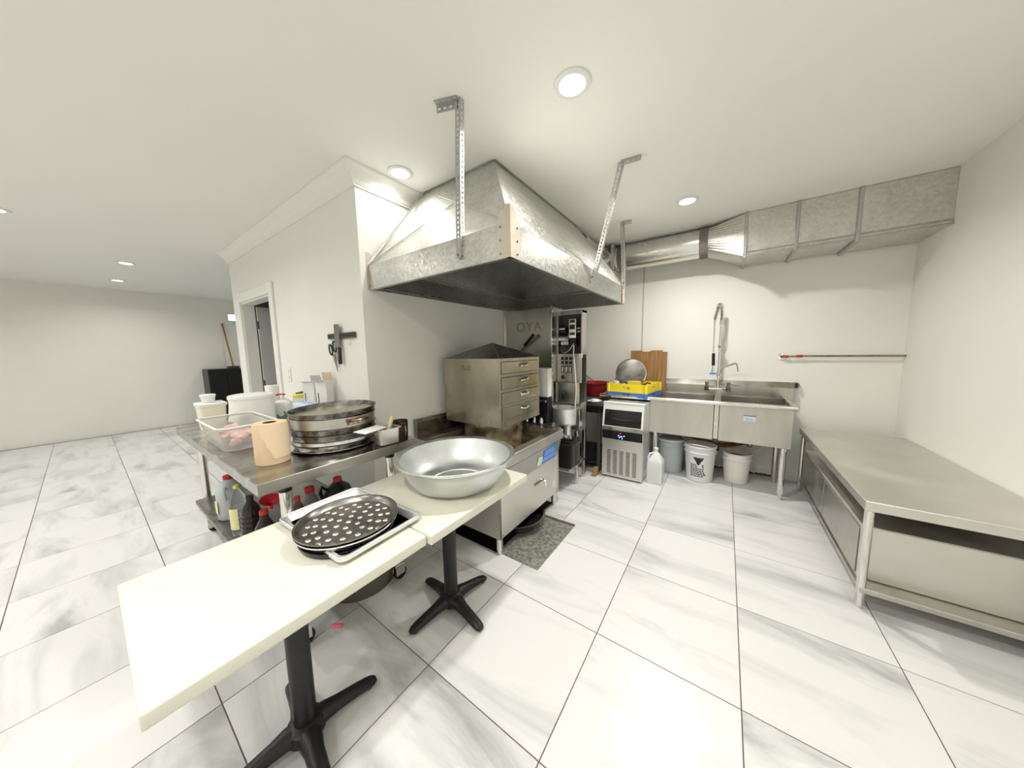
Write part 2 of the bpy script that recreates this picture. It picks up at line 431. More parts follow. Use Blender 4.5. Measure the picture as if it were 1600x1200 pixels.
for x, y in ((.98, 1.5), (.98, -.3), (-.58, -.35), (-2.0, -.35), (-.58, -2.0), (-2.6, -2.0), (-3.6, -.3), (-5.2, -.3), (-4.4, -2.0), (-6.6, -2), (-6.8, .5), (-8.4, .5), (-8, -2), (-7.4, 2.6)):  # row by the cafe tables follows their shadows; the rest are added fill
    pot(x, y, 'round recessed fill light added in the ceiling of the open dining side', 'added fill lights over the dining side', POT_POWER*((1.4 if y > -1 else 1.3) if x == -.58 else .25 if x > 0 else .15 if x == -2 else 1.1 if x > -4.5 else .7))

# ================================================================== HOOD
hx0, hx1, hy0, hy1, hz0, hz1 = XL+.004, -.909, 1.296, 3.37, 1.95, 2.117
tx0, tx1, ty0, ty1, tz = -2.055, -1.355, 1.755, 3.14, CZ-.003
hood = thing('range_hood', 'large galvanised sheet metal canopy hood hung from the ceiling', 'hood', ((hx0+hx1)/2, (hy0+hy1)/2, hz0))
th = .002
for n, a in (('rim_panel', (hx0, hx1, hy0, hy0+th)), ('rim_panel', (hx1-th, hx1, hy0+th, hy1-th)), ('rim_panel', (hx0, hx1, hy1-th, hy1)), ('rim_panel', (hx0, hx0+th, hy0+th, hy1-th))):
    B().box(a[0], a[1], a[2], a[3], hz0, hz1).build(n, 'galv', hood)
A0, A1, A2, A3 = (hx0, hy0, hz1), (hx1, hy0, hz1), (hx1, hy1, hz1), (hx0, hy1, hz1)
T0, T1, T2, T3 = (tx0, ty0, tz), (tx1, ty0, tz), (tx1, ty1, tz), (tx0, ty1, tz)
Mid = tuple(Vector(T0)*.52+Vector(A1)*.48)
B().plate([A0, A1, Mid], th).build('canopy_panel', 'galv_duct', hood)
B().plate([A1, T1, T0], th).build('canopy_panel', 'galv', hood)
B().plate([A0, Mid, T0], th).build('canopy_panel', 'galv_duct', hood)
B().plate([A1, A2, T2, T1], th).build('canopy_panel', 'galv_duct', hood)
B().plate([A2, A3, T3, T2], th).build('canopy_panel', 'galv_duct', hood)
B().plate([A3, A0, T0, T3], th).build('canopy_panel', 'galv', hood)
cin = Vector(((hx0+hx1)/2, (hy0+hy1)/2, 2.2))
def inn(p): p = Vector(p); return p+(cin-p).normalized()*.012
B().plate([inn(A0), inn(A1), inn(T1), inn(T0)], .001).build('shade_lining', 'galv_shaded', hood)  # plates added inside the canopy to paint its shade
B().plate([inn(A1), inn(A2), inn(T2), inn(T1)], .001).build('shade_lining', 'galv_shaded', hood)
B().plate([inn(A2), inn(A3), inn(T3), inn(T2)], .001).build('shade_lining', 'galv_shaded', hood)
B().plate([inn(A3), inn(A0), inn(T0), inn(T3)], .001).build('shade_lining', 'galv_shaded', hood)
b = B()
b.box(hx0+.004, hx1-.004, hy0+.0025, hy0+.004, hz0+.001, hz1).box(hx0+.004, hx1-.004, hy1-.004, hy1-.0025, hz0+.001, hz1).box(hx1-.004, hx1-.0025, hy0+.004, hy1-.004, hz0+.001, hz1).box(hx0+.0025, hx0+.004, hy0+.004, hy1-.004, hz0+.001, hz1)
b.build('shade_rim_lining', 'galv_shaded', hood)  # same darkened metal for the shaded inside of the rim
B().box(hx0+.005, hx0+.045, hy0+.005, hy1-.005, hz1-.008, hz1-.002).build('inner_lip', 'galv', hood)
B().box(hx0+.046, hx1-.005, hy1-.045, hy1-.005, hz1-.008, hz1-.002).build('inner_lip', 'galv', hood)
def strip(a, b, up, w=.02, t=.004):
    a, b = Vector(a), Vector(b); d = (b-a).normalized(); s = Vector(up); s = (s-d*s.dot(d)).normalized(); n = d.cross(s)
    return [[p+s*w/2+n*t/2, p-s*w/2+n*t/2, p-s*w/2-n*t/2, p+s*w/2-n*t/2] for p in (a, b)]
for a, b_, up, w_ in ((A0, T0, (-.3, -1, .8), .035), (A1, T1, (.6, -.6, .5), .012), (A2, T2, (.8, .3, .6), .02), (T0, T1, (0, -1, .1), .03), (T1, T2, (1, 0, .1), .03)):
    a = Vector(a); b_ = Vector(b_); k = Vector((0, 0, -.008))
    B().loft(strip(a, b_+k, up, w_, .006), True, True).build('hip_seam', 'galv_pole', hood)
for a, b_ in ((T0, A1), (A0, Mid)):
    off = Vector((0, -.006, .004)); B().tube([Vector(a)*.985+Vector(b_)*.015+off, Vector(b_)*.985+Vector(a)*.015+off], .003, 6).build('sheet_seam', 'galv_pole', hood)
# rim lips at the bottom
B().box(hx0, hx1, hy0-.006, hy0+.02, hz0-.006, hz0).build('rim_lip', 'galv_pole', hood)
B().box(hx1-.02, hx1+.006, hy0-.006, hy1+.006, hz0-.006, hz0).build('rim_lip', 'galv_pole', hood)
B().box(hx0, hx1, hy1-.02, hy1+.006, hz0-.006, hz0).build('rim_lip', 'galv_pole', hood)
B().box(hx0, hx0+.03, hy0, hy1, hz0+.02, hz0+.024).build('rim_lip', 'steel_dark', hood)
# corner brackets
def corner(x, y, sx, sy):
    h = thing_b = B()
    t = .004; w1 = .075; zt = hz1+.035
    h.prism([(x-sx*w1, hz0-.004), (x+sx*.006, hz0-.004), (x+sx*.006, zt+.045), (x-sx*.02, zt+.05), (x-sx*w1, zt-.02)], 'y', y+sy*.004, y+sy*.0075)
    h.prism([(y-sy*w1, hz0-.004), (y+sy*.006, hz0-.004), (y+sy*.006, zt+.045), (y-sy*.02, zt+.05), (y-sy*w1, zt-.02)], 'x', x+sx*.004, x+sx*.0075)
    o = h.build('corner_bracket', 'bracket_tan', hood)
    for zz in (hz0+.02, hz0+.085, hz0+.15):
        for q in range(2):
            M = Matrix.Translation((x-sx*.055, y+sy*.0075, zz)) @ Matrix.Rotation(PI/2, 4, 'X') if q == 0 else Matrix.Translation((x+sx*.0075, y-sy*.055, zz)) @ Matrix.Rotation(PI/2, 4, 'Y')
            r = B().lathe([(0, -.002), (.006, -.002), (.006, .002), (.003, .004), (0, .004)], n=10, M=M).build('rivet', 'steel_dark', hood); 
            r.parent = o; 
corner(hx1, hy0, 1, -1); corner(hx1, hy1, 1, 1)
B().prism([(hy0-.012, hz0-.004), (hy0+.06, hz0-.004), (hy0+.06, hz1+.05), (hy0+.02, hz1+.10), (hy0-.012, hz1+.10)], 'x', XL+.0005, XL+.0035).build('corner_bracket', 'bracket_tan', hood)
# perforated hangers
def hanger(label, a, b_, side, foot, flip=False):
    a, b_ = Vector(a), Vector(b_); t = thing('hood_hanger', label, 'bracket', tuple(a), 'perforated hangers of the hood')
    d = (b_-a).normalized(); s = Vector(side); s = (s-d*s.dot(d)).normalized(); n = d.cross(s)
    B().perf(a, b_, s, .034, .0025, .025, .006, .008).build('strut', 'galv_pole', t)
    B().perf(a+s*.017+n*.014, b_+s*.017+n*.014, n, .028, .0025, .025, .006, .008).build('strut_flange', 'galv_pole', t)
    f0 = Vector((b_.x, b_.y, CZ-.003)); f1 = Vector((foot[0], foot[1], CZ-.003)); fd = (f1-f0).normalized(); fs = fd.cross(Vector((0, 0, 1)))
    B().perf(f0, f1, fs, .036, .0025, .03, .006, .009).build('ceiling_plate', 'galv_pole', t)
    B().perf(f0+fs*.018+Vector((0, 0, -.018)), f1+fs*.018+Vector((0, 0, -.018)), (0, 0, 1), .036, .0025, .03, .006, .009).build('ceiling_flange', 'galv_pole', t)
    r = B().lathe([(0, -.004), (.009, -.004), (.009, .006), (0, .008)], n=6, M=Matrix.Translation(a+Vector((0, 0, .02))) @ (n if not flip else -n).to_track_quat('Z', 'Y').to_matrix().to_4x4())
    r.build('bolt', 'steel_dark', t)
hanger('perforated steel hanger bolted to the hood face that meets the partition wall', (-1.258, hy0-.012, 2.0), (-1.185, 1.245, CZ-.005), (1, 0, 0), (-1.305, 1.200))
hanger('long slanting perforated steel hanger on the open side of the hood', (hx1+.010, 2.43, 2.035), (-.660, 2.298, CZ-.005), (1, 0, 0), (-.530, 2.315), True)
hanger('short upright perforated steel hanger beside the round duct', (hx1+.012, 3.30, 2.13), (-.935, 3.335, CZ-.005), (1, 0, 0), (-.845, 3.360), True)

# ================================================================== EXHAUST DUCT
dt = thing('exhaust_duct', 'round galvanised exhaust duct running into a rectangular duct', 'duct', (-.3, 4.1, 2.36))
cy, cz, cr = 4.075, 2.607, .152
B().lathe([(cr, 0), (cr, .80)], n=48, M=Matrix.Translation((-1.075, cy, cz)) @ Matrix.Rotation(PI/2, 4, 'Y')).build('round_pipe', 'duct_smooth', dt, True)
for x in (-1.06, -.78, -.5):
    B().lathe([(cr, -.008), (cr+.004, -.004), (cr+.004, .004), (cr, .008)], n=48, M=Matrix.Translation((x, cy, cz)) @ Matrix.Rotation(PI/2, 4, 'Y')).build('joint_ring', 'galv_pole', dt, True) if x == -1.06 else None
B().lathe([(cr+.004, -.04), (cr+.008, -.035), (cr+.007, .03), (cr+.004, .04), (cr, .04)], n=40, M=Matrix.Translation((-.25, cy, cz)) @ Matrix.Rotation(PI/2, 4, 'Y')).build('sealing_band', 'mastic', dt, True)
# transition round to square
rx0, ry0, ry1, rz0, rz1 = .105, 3.868, 4.36, 2.36, CZ-.004
circ, rect = [], []
n = 48
for i in range(n):
    a = 2*PI*i/n; circ.append((-.212, cy+cr*math.cos(a), cz+cr*math.sin(a)))
    u, v = math.cos(a), math.sin(a); k = 1/max(abs(u), abs(v))
    rect.append((rx0, (ry0+ry1)/2+u*k*(ry1-ry0)/2, (rz0+rz1)/2+v*k*(rz1-rz0)/2))
B().loft([circ, rect]).build('transition', 'galv_matte', dt)
B().box(rx0, XR-.001, ry0, ry1, rz0, rz1).build('rectangular_section', 'galv_duct', dt)
for x in (rx0, .478, .86):
    f = B()
    for (y0, y1, z0, z1) in ((ry0-.025, ry0, rz0-.025, rz1), (ry0, ry1, rz0-.025, rz0)):
        f.box(x-.012, x+.012, y0, y1, z0, z1, .003)
    f.build('joint_flange', 'galv_pole', dt)
B().box(rx0, XR-.001, ry0-.014, ry0-.001, rz0+.03, rz0+.042, .003).build('stiffener', 'galv_pole', dt)
B().box(rx0, XR-.001, ry0-.014, ry0-.001, rz0-.004, rz0+.01, .003).build('stiffener', 'galv_pole', dt)
# elbow and square damper between hood and duct
pth = [(-1.40, 3.22, 2.60), (-1.40, 3.5, 2.60), (-1.39, 3.75, 2.605), (-1.36, 3.93, 2.607), (-1.28, 4.04, 2.607), (-1.18, 4.07, 2.607), (-1.08, cy, 2.607)]
el = thing('duct_elbow', 'dented round elbow joining the hood to the long round duct', 'duct', (-1.35, 3.7, 2.46))
B().tube(pth, .145, 32, False).build('elbow_pipe', 'galv_duct', el, True)
f = B(); M = Matrix.Translation((-1.20, 4.07, 2.60))
f.box(-.02, .02, -.175, .175, -.165, .163, .004, M=M); f.build('damper_frame', 'galv', el)
for i in range(3):
    B().lathe([(.147, -.01), (.158, 0), (.147, .01)], n=32, M=Matrix.Translation((-1.15+.022*i, cy, cz)) @ Matrix.Rotation(PI/2, 4, 'Y')).build('crimp_ring', 'steel_dark', el, True)

# ================================================================== CAFE TABLES
def cafe(label, x0, x1, y0, y1, cx, cy_, zt=.75):
    t = thing('cafe_table', label, 'table', (cx, cy_, 0), 'cafe tables pushed together')
    B().box(x0, x1, y0, y1, zt-.042, zt, .006, 3).build('tabletop', 'tabletop', t, True)
    B().box(cx-.11, cx+.11, cy_-.11, cy_+.11, zt-.052, zt-.0425, .003).build('mounting_plate', 'iron', t)
    B().lathe([(.038, .06), (.038, zt-.053)], (cx, cy_, 0), 32, cap=True).build('column', 'iron', t, True)
    B().lathe([(.0, .085), (.044, .085), (.062, .070), (.066, .045), (.066, .03), (0, .03)], (cx, cy_, 0), 32).build('hub', 'iron', t, True)
    for k in range(4):
        a = k*PI/2+math.radians(-8); loops = []
        for d, w_, zc, hh in ((.03, .046, .048, .040), (.07, .038, .048, .038), (.11, .031, .042, .034), (.17, .029, .034, .028), (.225, .028, .025, .022), (.25, .025, .020, .018), (.265, .014, .018, .010)):
            ring = []
            for q in range(12):
                b_ = 2*PI*q/12
                ring.append(Vector((cx, cy_, 0))+Matrix.Rotation(a, 3, 'Z') @ Vector((d, w_*math.cos(b_), max(.004, zc+hh*.9*math.sin(b_)*(1 if math.sin(b_) > 0 else .7)))))
            loops.append(ring)
        leg = B().loft(loops, True, True).build('foot_arm', 'iron', t, True)
        e = Matrix.Rotation(a, 3, 'Z') @ Vector((.235, 0, 0))
        B().lathe([(0, 0), (.014, 0), (.014, .012), (0, .012)], (cx+e.x, cy_+e.y, 0), 12).build('glide', 'dark_grey', leg)
    return t
cafe('cream topped cafe table carrying the dimpled round pans', -1.575, -.945, -.005, .726, -1.262, .362)
cafe('cream topped cafe table carrying the large aluminium basin', -1.600, -.925, .732, 1.452, -1.246, 1.112)

# sheet pan on the first table
TZ = .75
sp = thing('sheet_pan', 'rectangular aluminium sheet pan under the round pans', 'tray', (-1.30, .607, TZ+.001))
def rrect(cx, cy_, hx, hy, r, z, n=6, rot=0):
    pts = []
    for (sx, sy, a0) in ((1, 1, 0), (-1, 1, PI/2), (-1, -1, PI), (1, -1, 1.5*PI)):
        for k in range(n+1):
            a = a0+PI/2*k/n; pts.append(Vector((sx*(hx-r)+r*math.cos(a), sy*(hy-r)+r*math.sin(a), 0)))
    return [Vector((cx, cy_, z))+Matrix.Rotation(rot, 3, 'Z') @ p for p in pts]
sr = math.radians(2)
B().loft([rrect(-1.3, .607, .225, .145, .02, TZ+.0035, rot=sr), rrect(-1.3, .607, .225, .145, .02, TZ+.001, rot=sr), rrect(-1.3, .607, .243, .162, .028, TZ+.022, rot=sr), rrect(-1.3, .607, .255, .174, .034, TZ+.023, rot=sr), rrect(-1.3, .607, .2555, .1745, .034, TZ+.016, rot=sr), rrect(-1.3, .607, .2585, .1775, .034, TZ+.016, rot=sr), rrect(-1.3, .607, .2585, .1775, .034, TZ+.027, rot=sr), rrect(-1.3, .607, .240, .160, .026, TZ+.026, rot=sr), rrect(-1.3, .607, .225, .145, .02, TZ+.0035, rot=sr)], True, True).build('pan_body', 'alu_dull', sp, True)
B().tube(rrect(-1.3, .607, .256, .175, .034, TZ+.0265, rot=sr)+[rrect(-1.3, .607, .256, .175, .034, TZ+.0265, rot=sr)[0]], .0045, 8).build('rolled_rim', 'alu_dull', sp, True)
pc = (-1.243, .572)
whole(B().lathe([(0, .004), (.165, .004), (.172, .018), (.176, .018), (.170, 0), (0, 0)], (pc[0]+.012, pc[1]-.006, TZ+.0045), 48), 'baking_pan', 'black', 'black round baking pan lowest on the sheet pan', 'pan')
whole(B().lathe([(0, .0025), (.170, .0025), (.183, .022), (.189, .024), (.189, .019), (.185, .018), (.174, 0), (0, 0)], (pc[0], pc[1], TZ+.024), 56), 'round_pan', 'aluminium', 'plain aluminium round pan nested under the dimpled pan', 'pan')
dp = thing('dimpled_pan', 'dark metal round pan with rows of dimples over the sheet pan', 'pan', (pc[0], pc[1], TZ+.036))
B().lathe([(0, .0025), (.166, .0025), (.171, .005), (.182, .024), (.190, .026), (.190, .021), (.186, .020), (.173, 0), (0, 0)], (pc[0], pc[1], TZ+.036), 64).build('pan_body', 'steel_dark', dp, True)
b = B()
for ring, (rr, k) in enumerate(((.0, 1), (.045, 6), (.085, 11), (.122, 15), (.150, 17))):
    for i in range(k):
        a = 2*PI*i/k+ring*.35
        b.lathe([(.0115, .0022), (.0105, .0034), (.0075, .0048), (.004, .0055), (0, .0057)], (pc[0]+rr*math.cos(a), pc[1]+rr*math.sin(a), TZ+.036), 12)
o = b.build('dimples', 'steel_bright', dp, True, ang=80); o['kind'] = 'stuff'

# large aluminium basin
bc = (-1.205, 1.155, TZ+.001)
bs = thing('washing_basin', 'large round aluminium basin with rolled rim on cafe table', 'basin', bc)
B().lathe([(0, .0), (.16, .0), (.20, .004), (.232, .018), (.262, .06), (.288, .115), (.304, .150), (.325, .160), (.327, .165), (.318, .168), (.300, .160), (.283, .117), (.257, .062), (.226, .022), (.195, .008), (.165, .006), (.160, .0105), (.154, .0105), (.150, .006), (0, .005)], bc, 72).build('bowl', 'basin_alu', bs, True)
ring = [Vector(bc)+Vector((.322*math.cos(2*PI*i/64), .322*math.sin(2*PI*i/64), .163)) for i in range(65)]
B().tube(ring, .0065, 8, False).build('rolled_rim', 'aluminium', bs, True)

# ================================================================== STEEL WORK TABLE
SZ = .92
sx0, sx1, sy0, sy1 = -3.55, -1.632, .385, 1.222
wt = thing('work_table', 'stainless steel work table against the partition wall', 'table', ((sx0+sx1)/2, (sy0+sy1)/2, 0))
B().prism([(sy0, SZ-.055), (sy0, SZ-.004), (sy0+.006, SZ), (sy1, SZ), (sy1, SZ-.055), (sy1-.003, SZ-.055), (sy1-.003, SZ-.003), (sy0+.003, SZ-.003), (sy0+.003, SZ-.055)], 'x', sx0, sx1-.004).build('top_sheet', 'steel_top', wt)
B().box(sx1-.0035, sx1, sy0, sy1, SZ-.055, SZ-.001, .001).build('end_apron', 'steel', wt)
B().box(sx0, sx0+.003, sy0, sy1, SZ-.055, SZ-.004).build('end_apron', 'steel', wt)
for x in (sx1-.055, sx0+.06):
    for y in (sy0+.115, sy1-.17):
        lg = B().lathe([(.025, .113), (.025, SZ-.004)], (x, y, 0), 24, cap=True).build('leg', 'steel_bright', wt, True)
        B().lathe([(.0275, SZ-.085), (.0275, SZ-.056)], (x, y, 0), 24, cap=True).build('leg_collar', 'black', lg, True)
        cs = B().lathe([(0, -.013), (.038, -.013), (.042, -.009), (.042, .009), (.038, .013), (0, .013)], n=24, M=Matrix.Translation((x, y+.022, .042)) @ Matrix.Rotation(PI/2, 4, 'Y')); cs.build('caster_wheel', 'black', lg, True)
        B().box(x-.024, x-.016, y-.018, y+.045, .04, .105, .003).box(x+.016, x+.024, y-.018, y+.045, .04, .105, .003).box(x-.024, x+.024, y-.024, y+.03, .098, .112, .003).build('caster_fork', 'steel_bright', lg)
SH = .30
B().box(sx0+.04, sx1-.035, sy0+.045, sy1-.05, SH-.035, SH, .003).build('lower_shelf', 'steel_dark', wt)

# pan stack
pcx, pcy = -1.985, .875
z = SZ+.001
def pan(label, r, h, m, z, dx=0, dy=0, tilt=0, inner=None, flare=.014, name='round_pan', lip=.006):
    prof = [(0, .0), (r-flare, 0), (r, h-.002), (r+lip, h-.001), (r+lip, h+.002), (r-.001, h+.002), (r-flare-.002, .003), (0, .003)]
    t = thing(name, label, 'pan', (pcx+dx, pcy+dy, z), 'stacked round pans on work table')
    B().lathe(prof, n=64).build('pan_body', m, t, True, local=True)
    if inner: B().lathe([(0, .0035), (r-flare-.006, .0035), (r-flare-.006, .0042), (0, .0042)], n=48).build('pan_floor', inner, t, True, local=True)
    t.rotation_euler = tilt if tilt else (0, 0, 0)
    return t
pan('shiny flat round tray lowest in the stack of pans', .232, .012, 'steel_bright', z, 0, 0, flare=.02)
pan('dented grey round pan turned over, just above the lowest tray', .224, .030, 'pan_worn', z+.008, .005, .004, flare=.008, lip=.003)
pan('pale rimmed round tray in the middle of the pan stack', .222, .018, 'aluminium', z+.043, 0, .004, flare=-.004, lip=.008)
pan('dark worn round pan in the middle of the pan stack', .226, .030, 'pan_worn', z+.066, .004, .006, flare=.006, lip=.004)
pan('grey worn round pan directly under the deep handled pan', .229, .032, 'pan_worn', z+.099, .002, .006, flare=.006, lip=.004)
hp = pan('deep polished round pan with riveted bronze handles', .231, .056, 'steel', z+.135, 0, .006, flare=.003, lip=.004)
for a in (math.radians(5), math.radians(185)):
    M = Matrix.Rotation(a, 4, 'Z')
    pts = [M @ Vector((.232, -.055, .036)), M @ Vector((.262, -.05, .042)), M @ Vector((.280, -.02, .044)), M @ Vector((.280, .02, .044)), M @ Vector((.262, .05, .042)), M @ Vector((.232, .055, .036))]
    hd = B().tube(pts, .008, 8).build('handle', 'bronze', hp, True, local=True)
a = math.radians(2)
M = Matrix.Rotation(a, 4, 'Z') @ Matrix.Translation((.2315, 0, .030))
bp = B().box(-.002, .004, -.045, .045, -.018, .018, .006, 2, M=M).build('handle_plate', 'bronze', hp, True, local=True)
for dy in (-.028, 0, .028):
    B().lathe([(0, 0), (.010, 0), (.009, .005), (.004, .008), (0, .009)], n=12, M=M @ Matrix.Translation((.003, dy, 0)) @ Matrix.Rotation(PI/2, 4, 'Y')).build('rivet', 'steel_bright', bp, True, local=True)
pan('wide shallow pan with tan inside, topmost of the stack', .236, .028, 'pan_worn', z+.199, -.002, .008, (math.radians(1.2), 0, 0), inner='pan_tan', flare=.006, lip=.004)

# brown paper roll
rl = thing('paper_roll', 'brown kraft paper towel roll standing on work table', 'paper roll', (-1.928, .535, SZ+.001))
B().lathe([(.030, 0), (.073, 0), (.0745, .004), (.0745, .206), (.073, .210), (.030, .210), (.030, 0)], n=48).build('paper', 'kraft', rl, True, local=True)
B().lathe([(.0300, .0), (.0300, .2105), (.028, .2105), (.028, .004), (0, .004), (0, 0)], n=24).build('core', 'kraft_dark', rl, True, local=True)
# loose torn end of the sheet
pts0, pts1 = [], []
random.seed(5)
for i in range(19):
    zz = .209-i*.0098; a = math.radians(-62+i*2.9+random.uniform(-4, 4)); a2 = math.radians(80)
    pts0.append((0.0785*math.cos(a), 0.0785*math.sin(a), zz)); 
    pts1.append([(0.0785*math.cos(a+(a2-a)*k/6), 0.0785*math.sin(a+(a2-a)*k/6), zz) for k in range(7)])
B().loft(pts1, closed=False).build('torn_sheet', 'kraft_sheet', rl, True, local=True)

# square steel pot with paper, and dark mug
sq = thing('square_container', 'small square stainless container with paper at the table corner', 'container', (-1.695, 1.045, SZ+.001))
sqr = math.radians(-8)
hx_, hy_ = .054, .064
def q(h, dx, r): return rrect(0, 0, hx_+dx, hy_+dx, r, h, 5, sqr)
B().loft([q(.002, -.012, .012), q(0, -.014, .012), q(.006, -.004, .018), q(.100, .002, .018), q(.102, .010, .02), q(.099, .010, .02), q(.097, .000, .018), q(.008, -.007, .016), q(.003, -.014, .012)], True, True).build('body', 'steel_satin', sq, True, local=True)
whole(B().box(-.085, .085, -.045, .045, 0, .002, M=Matrix.Translation((-1.690, .945, SZ+.110)) @ Matrix.Rotation(math.radians(104), 4, 'Z') @ Matrix.Rotation(math.radians(3), 4, 'X')), 'paper_card', 'paper', 'white paper card lying across the square steel container', 'paper', False)
br = thing('pastry_brush', 'pale wooden handled brush standing in the square container', 'brush', (-1.70, 1.06, SZ+.01))
B().tube([(-1.695, 1.045, SZ+.012), (-1.695, 1.06, SZ+.08), (-1.702, 1.085, SZ+.130), (-1.708, 1.10, SZ+.160)], [.008, .010, .014, .009], 10).build('handle', 'wood_pale', br, True)
mg = thing('metal_mug', 'dark bronze metal mug behind the square container', 'mug', (-1.735, 1.171, SZ+.001))
B().lathe([(0, .003), (.042, .003), (.046, .11), (.048, .115), (.050, .113), (.046, .0), (0, 0)], n=40).build('cup', 'mug_dark', mg, True, local=True)
B().tube([(.045, -.01, .09), (.075, -.015, .088), (.082, -.016, .06), (.070, -.014, .03), (.046, -.01, .022)], .006, 8).build('handle', 'bronze', mg, True, local=True)

# clear tub of pinkish food
tbn = thing('food_tub', 'clear plastic tub of pinkish food on work table', 'tub', (-2.565, .545, SZ+.001))
def r2(h, d): return rrect(0, 0, .26+d, .135+d, .04, h, 6)
B().loft([r2(0, -.02), r2(.13, .0), r2(.140, .016), r2(.146, .016), r2(.146, .0), r2(.13, -.003), r2(.003, -.023)], True, True).build('shell', 'frosty', tbn, True, local=True)
rp = r2(.144, .010); B().tube(rp+[rp[0]], .007, 8).build('rim', 'milky', tbn, True, local=True)
fd = B()
random.seed(11)
for i in range(46):
    x, y = random.uniform(-.20, .20), random.uniform(-.085, .085); r = random.uniform(.018, .032)
    t = bmesh.new(); bmesh.ops.create_icosphere(t, subdivisions=2, radius=r)
    for v in t.verts: v.co *= random.uniform(.86, 1.1)
    for v in t.verts: v.co.z *= .75
    fd._merge(t, Matrix.Translation((x, y, random.uniform(.03, .075))))
o = fd.build('food', 'meat', tbn, True, local=True); o['kind'] = 'stuff'

# white pail with lid and draped bag
pl = thing('white_pail', 'white plastic pail with a round lid and draped bag', 'pail', (-2.985, .735, SZ+.001))
B().lathe([(0, 0), (.112, 0), (.128, .225), (.133, .228), (.133, .24), (.128, .24), (0, .238)], n=40).build('body', 'white_plastic', pl, True, local=True)
B().lathe([(.139, .232), (.141, .25), (.137, .258), (.12, .262), (0, .266)], n=40).build('lid', 'white_plastic', pl, True, local=True)
lp = []
for zz, rr, am in ((.236, .1345, .002), (.19, .134, .006), (.14, .133, .010), (.09, .131, .013), (.05, .131, .016)):
    lp.append([((rr+am*(.5+.5*math.sin(7*a+zz*25)))*math.cos(a), (rr+am*(.5+.5*math.sin(7*a+zz*25)))*math.sin(a), zz+.02*math.sin(3*a)*(am/.016)) for a in [2*PI*i/60 for i in range(60)]])
B().loft(lp).build('bag', 'white_soft', pl, True, local=True)
cr_ = thing('cream_container', 'cream plastic container with white lid beside the pail', 'container', (-3.23, .545, SZ+.001))
def r3(h, d): return rrect(0, 0, .085+d, .075+d, .02, h, 5)
B().loft([r3(0, -.01), r3(.18, 0)], True, True).build('body', 'cream', cr_, True, local=True)
B().loft([r3(.181, .006), r3(.20, .008), r3(.204, .002)], True, True).build('lid', 'white_plastic', cr_, True, local=True)
kb = thing('white_cup', 'small white lidded tub on top of the cream container', 'tub', (-3.23, .535, SZ+.2065))
B().lathe([(0, 0), (.035, 0), (.042, .045), (0, .045)], n=28).build('body', 'white_plastic', kb, True, local=True)
B().lathe([(.045, .0455), (.046, .058), (.04, .062), (0, .062)], n=28, cap=True).build('lid', 'white_plastic', kb, True, local=True)
# white paper roll
wr = thing('white_roll', 'tall white paper roll standing near the door casing', 'paper roll', (-3.40, .99, SZ+.001))
B().lathe([(.02, 0), (.052, 0), (.053, .003), (.053, .277), (.052, .28), (.02, .28), (.02, 0)], n=36).build('paper', 'paper', wr, True, local=True)
B().lathe([(.0202, 0), (.0202, .281), (.018, .281), (.018, 0), (.0202, 0)], n=20).build('core', 'card', wr, True, local=True)
# pump bottle
pb = thing('pump_bottle', 'white pump bottle with red nozzle and green swirl print', 'bottle', (-3.05, .955, SZ+.001))
pr = math.radians(48)
def r4(h, d): return rrect(0, 0, .062+d, .042+d, .024, h, 6, pr)
B().loft([r4(0, -.004), r4(.006, 0), r4(.150, 0), r4(.172, -.015), r4(.182, -.026)], True, True).build('body', 'white_plastic', pb, True, local=True)
B().lathe([(.017, .182), (.017, .196), (.006, .198), (.006, .222), (0, .222)], n=16).build('collar', 'white_plastic', pb, True, local=True)
B().tube([(-.035, -.034, .218), (-.022, -.022, .226), (0, 0, .226), (.016, .014, .224)], .007, 8).build('nozzle', 'red', pb, True, local=True)
M = Matrix.Rotation(pr, 4, 'Z') @ Matrix.Translation((0, -.0425, .058)) @ Matrix.Rotation(PI/2, 4, 'X')
cs = []
for i in range(25):
    a = math.radians(70-250*i/24-10); w_ = .004+.013*math.sin(PI*i/24)
    cs.append((a, w_))
B().loft([[M @ Vector(((.030+s*w_)*math.cos(a), (.030+s*w_)*math.sin(a), .0008)) for a, w_ in cs] for s in (-1, 1)], closed=False).build('swirl_print', 'green_print', pb, local=True)
# jar with yellow lid
jr = thing('glass_jar', 'glass jar with yellow lid beside the white cartons', 'jar', (-3.15, 1.125, SZ+.001))
B().lathe([(0, .003), (.056, .003), (.060, .012), (.060, .15), (.052, .168), (.052, .175), (.055, .175), (.056, .166), (.064, .15), (.064, .01), (.058, 0), (0, 0)], n=36).build('glass', 'clear', jr, True, local=True)
B().lathe([(0, .010), (.055, .010), (.057, .085), (0, .088)], n=28).build('contents', 'label_yellow', jr, True, local=True)
B().lathe([(.060, .172), (.062, .176), (.062, .196), (.058, .200), (0, .200)], n=36).build('lid', 'yellow_lid', jr, True, local=True)
fl_ = [Vector((.0648*math.cos(a), .0648*math.sin(a), 0)) for a in [math.radians(-75+8*i) for i in range(7)]]
B().loft([[p+Vector((0, 0, .06)) for p in fl_], [p+Vector((0, 0, .115)) for p in fl_]], closed=False).build('label', 'sauce', jr, local=True)
whole(B().tube([(-3.185, 1.10, SZ+.208), (-3.155, 1.12, SZ+.212), (-3.11, 1.15, SZ+.222)], [.006, .008, .010], 8), 'spoon', 'dark_grey', 'dark spoon handle lying on the yellow jar lid', 'spoon')
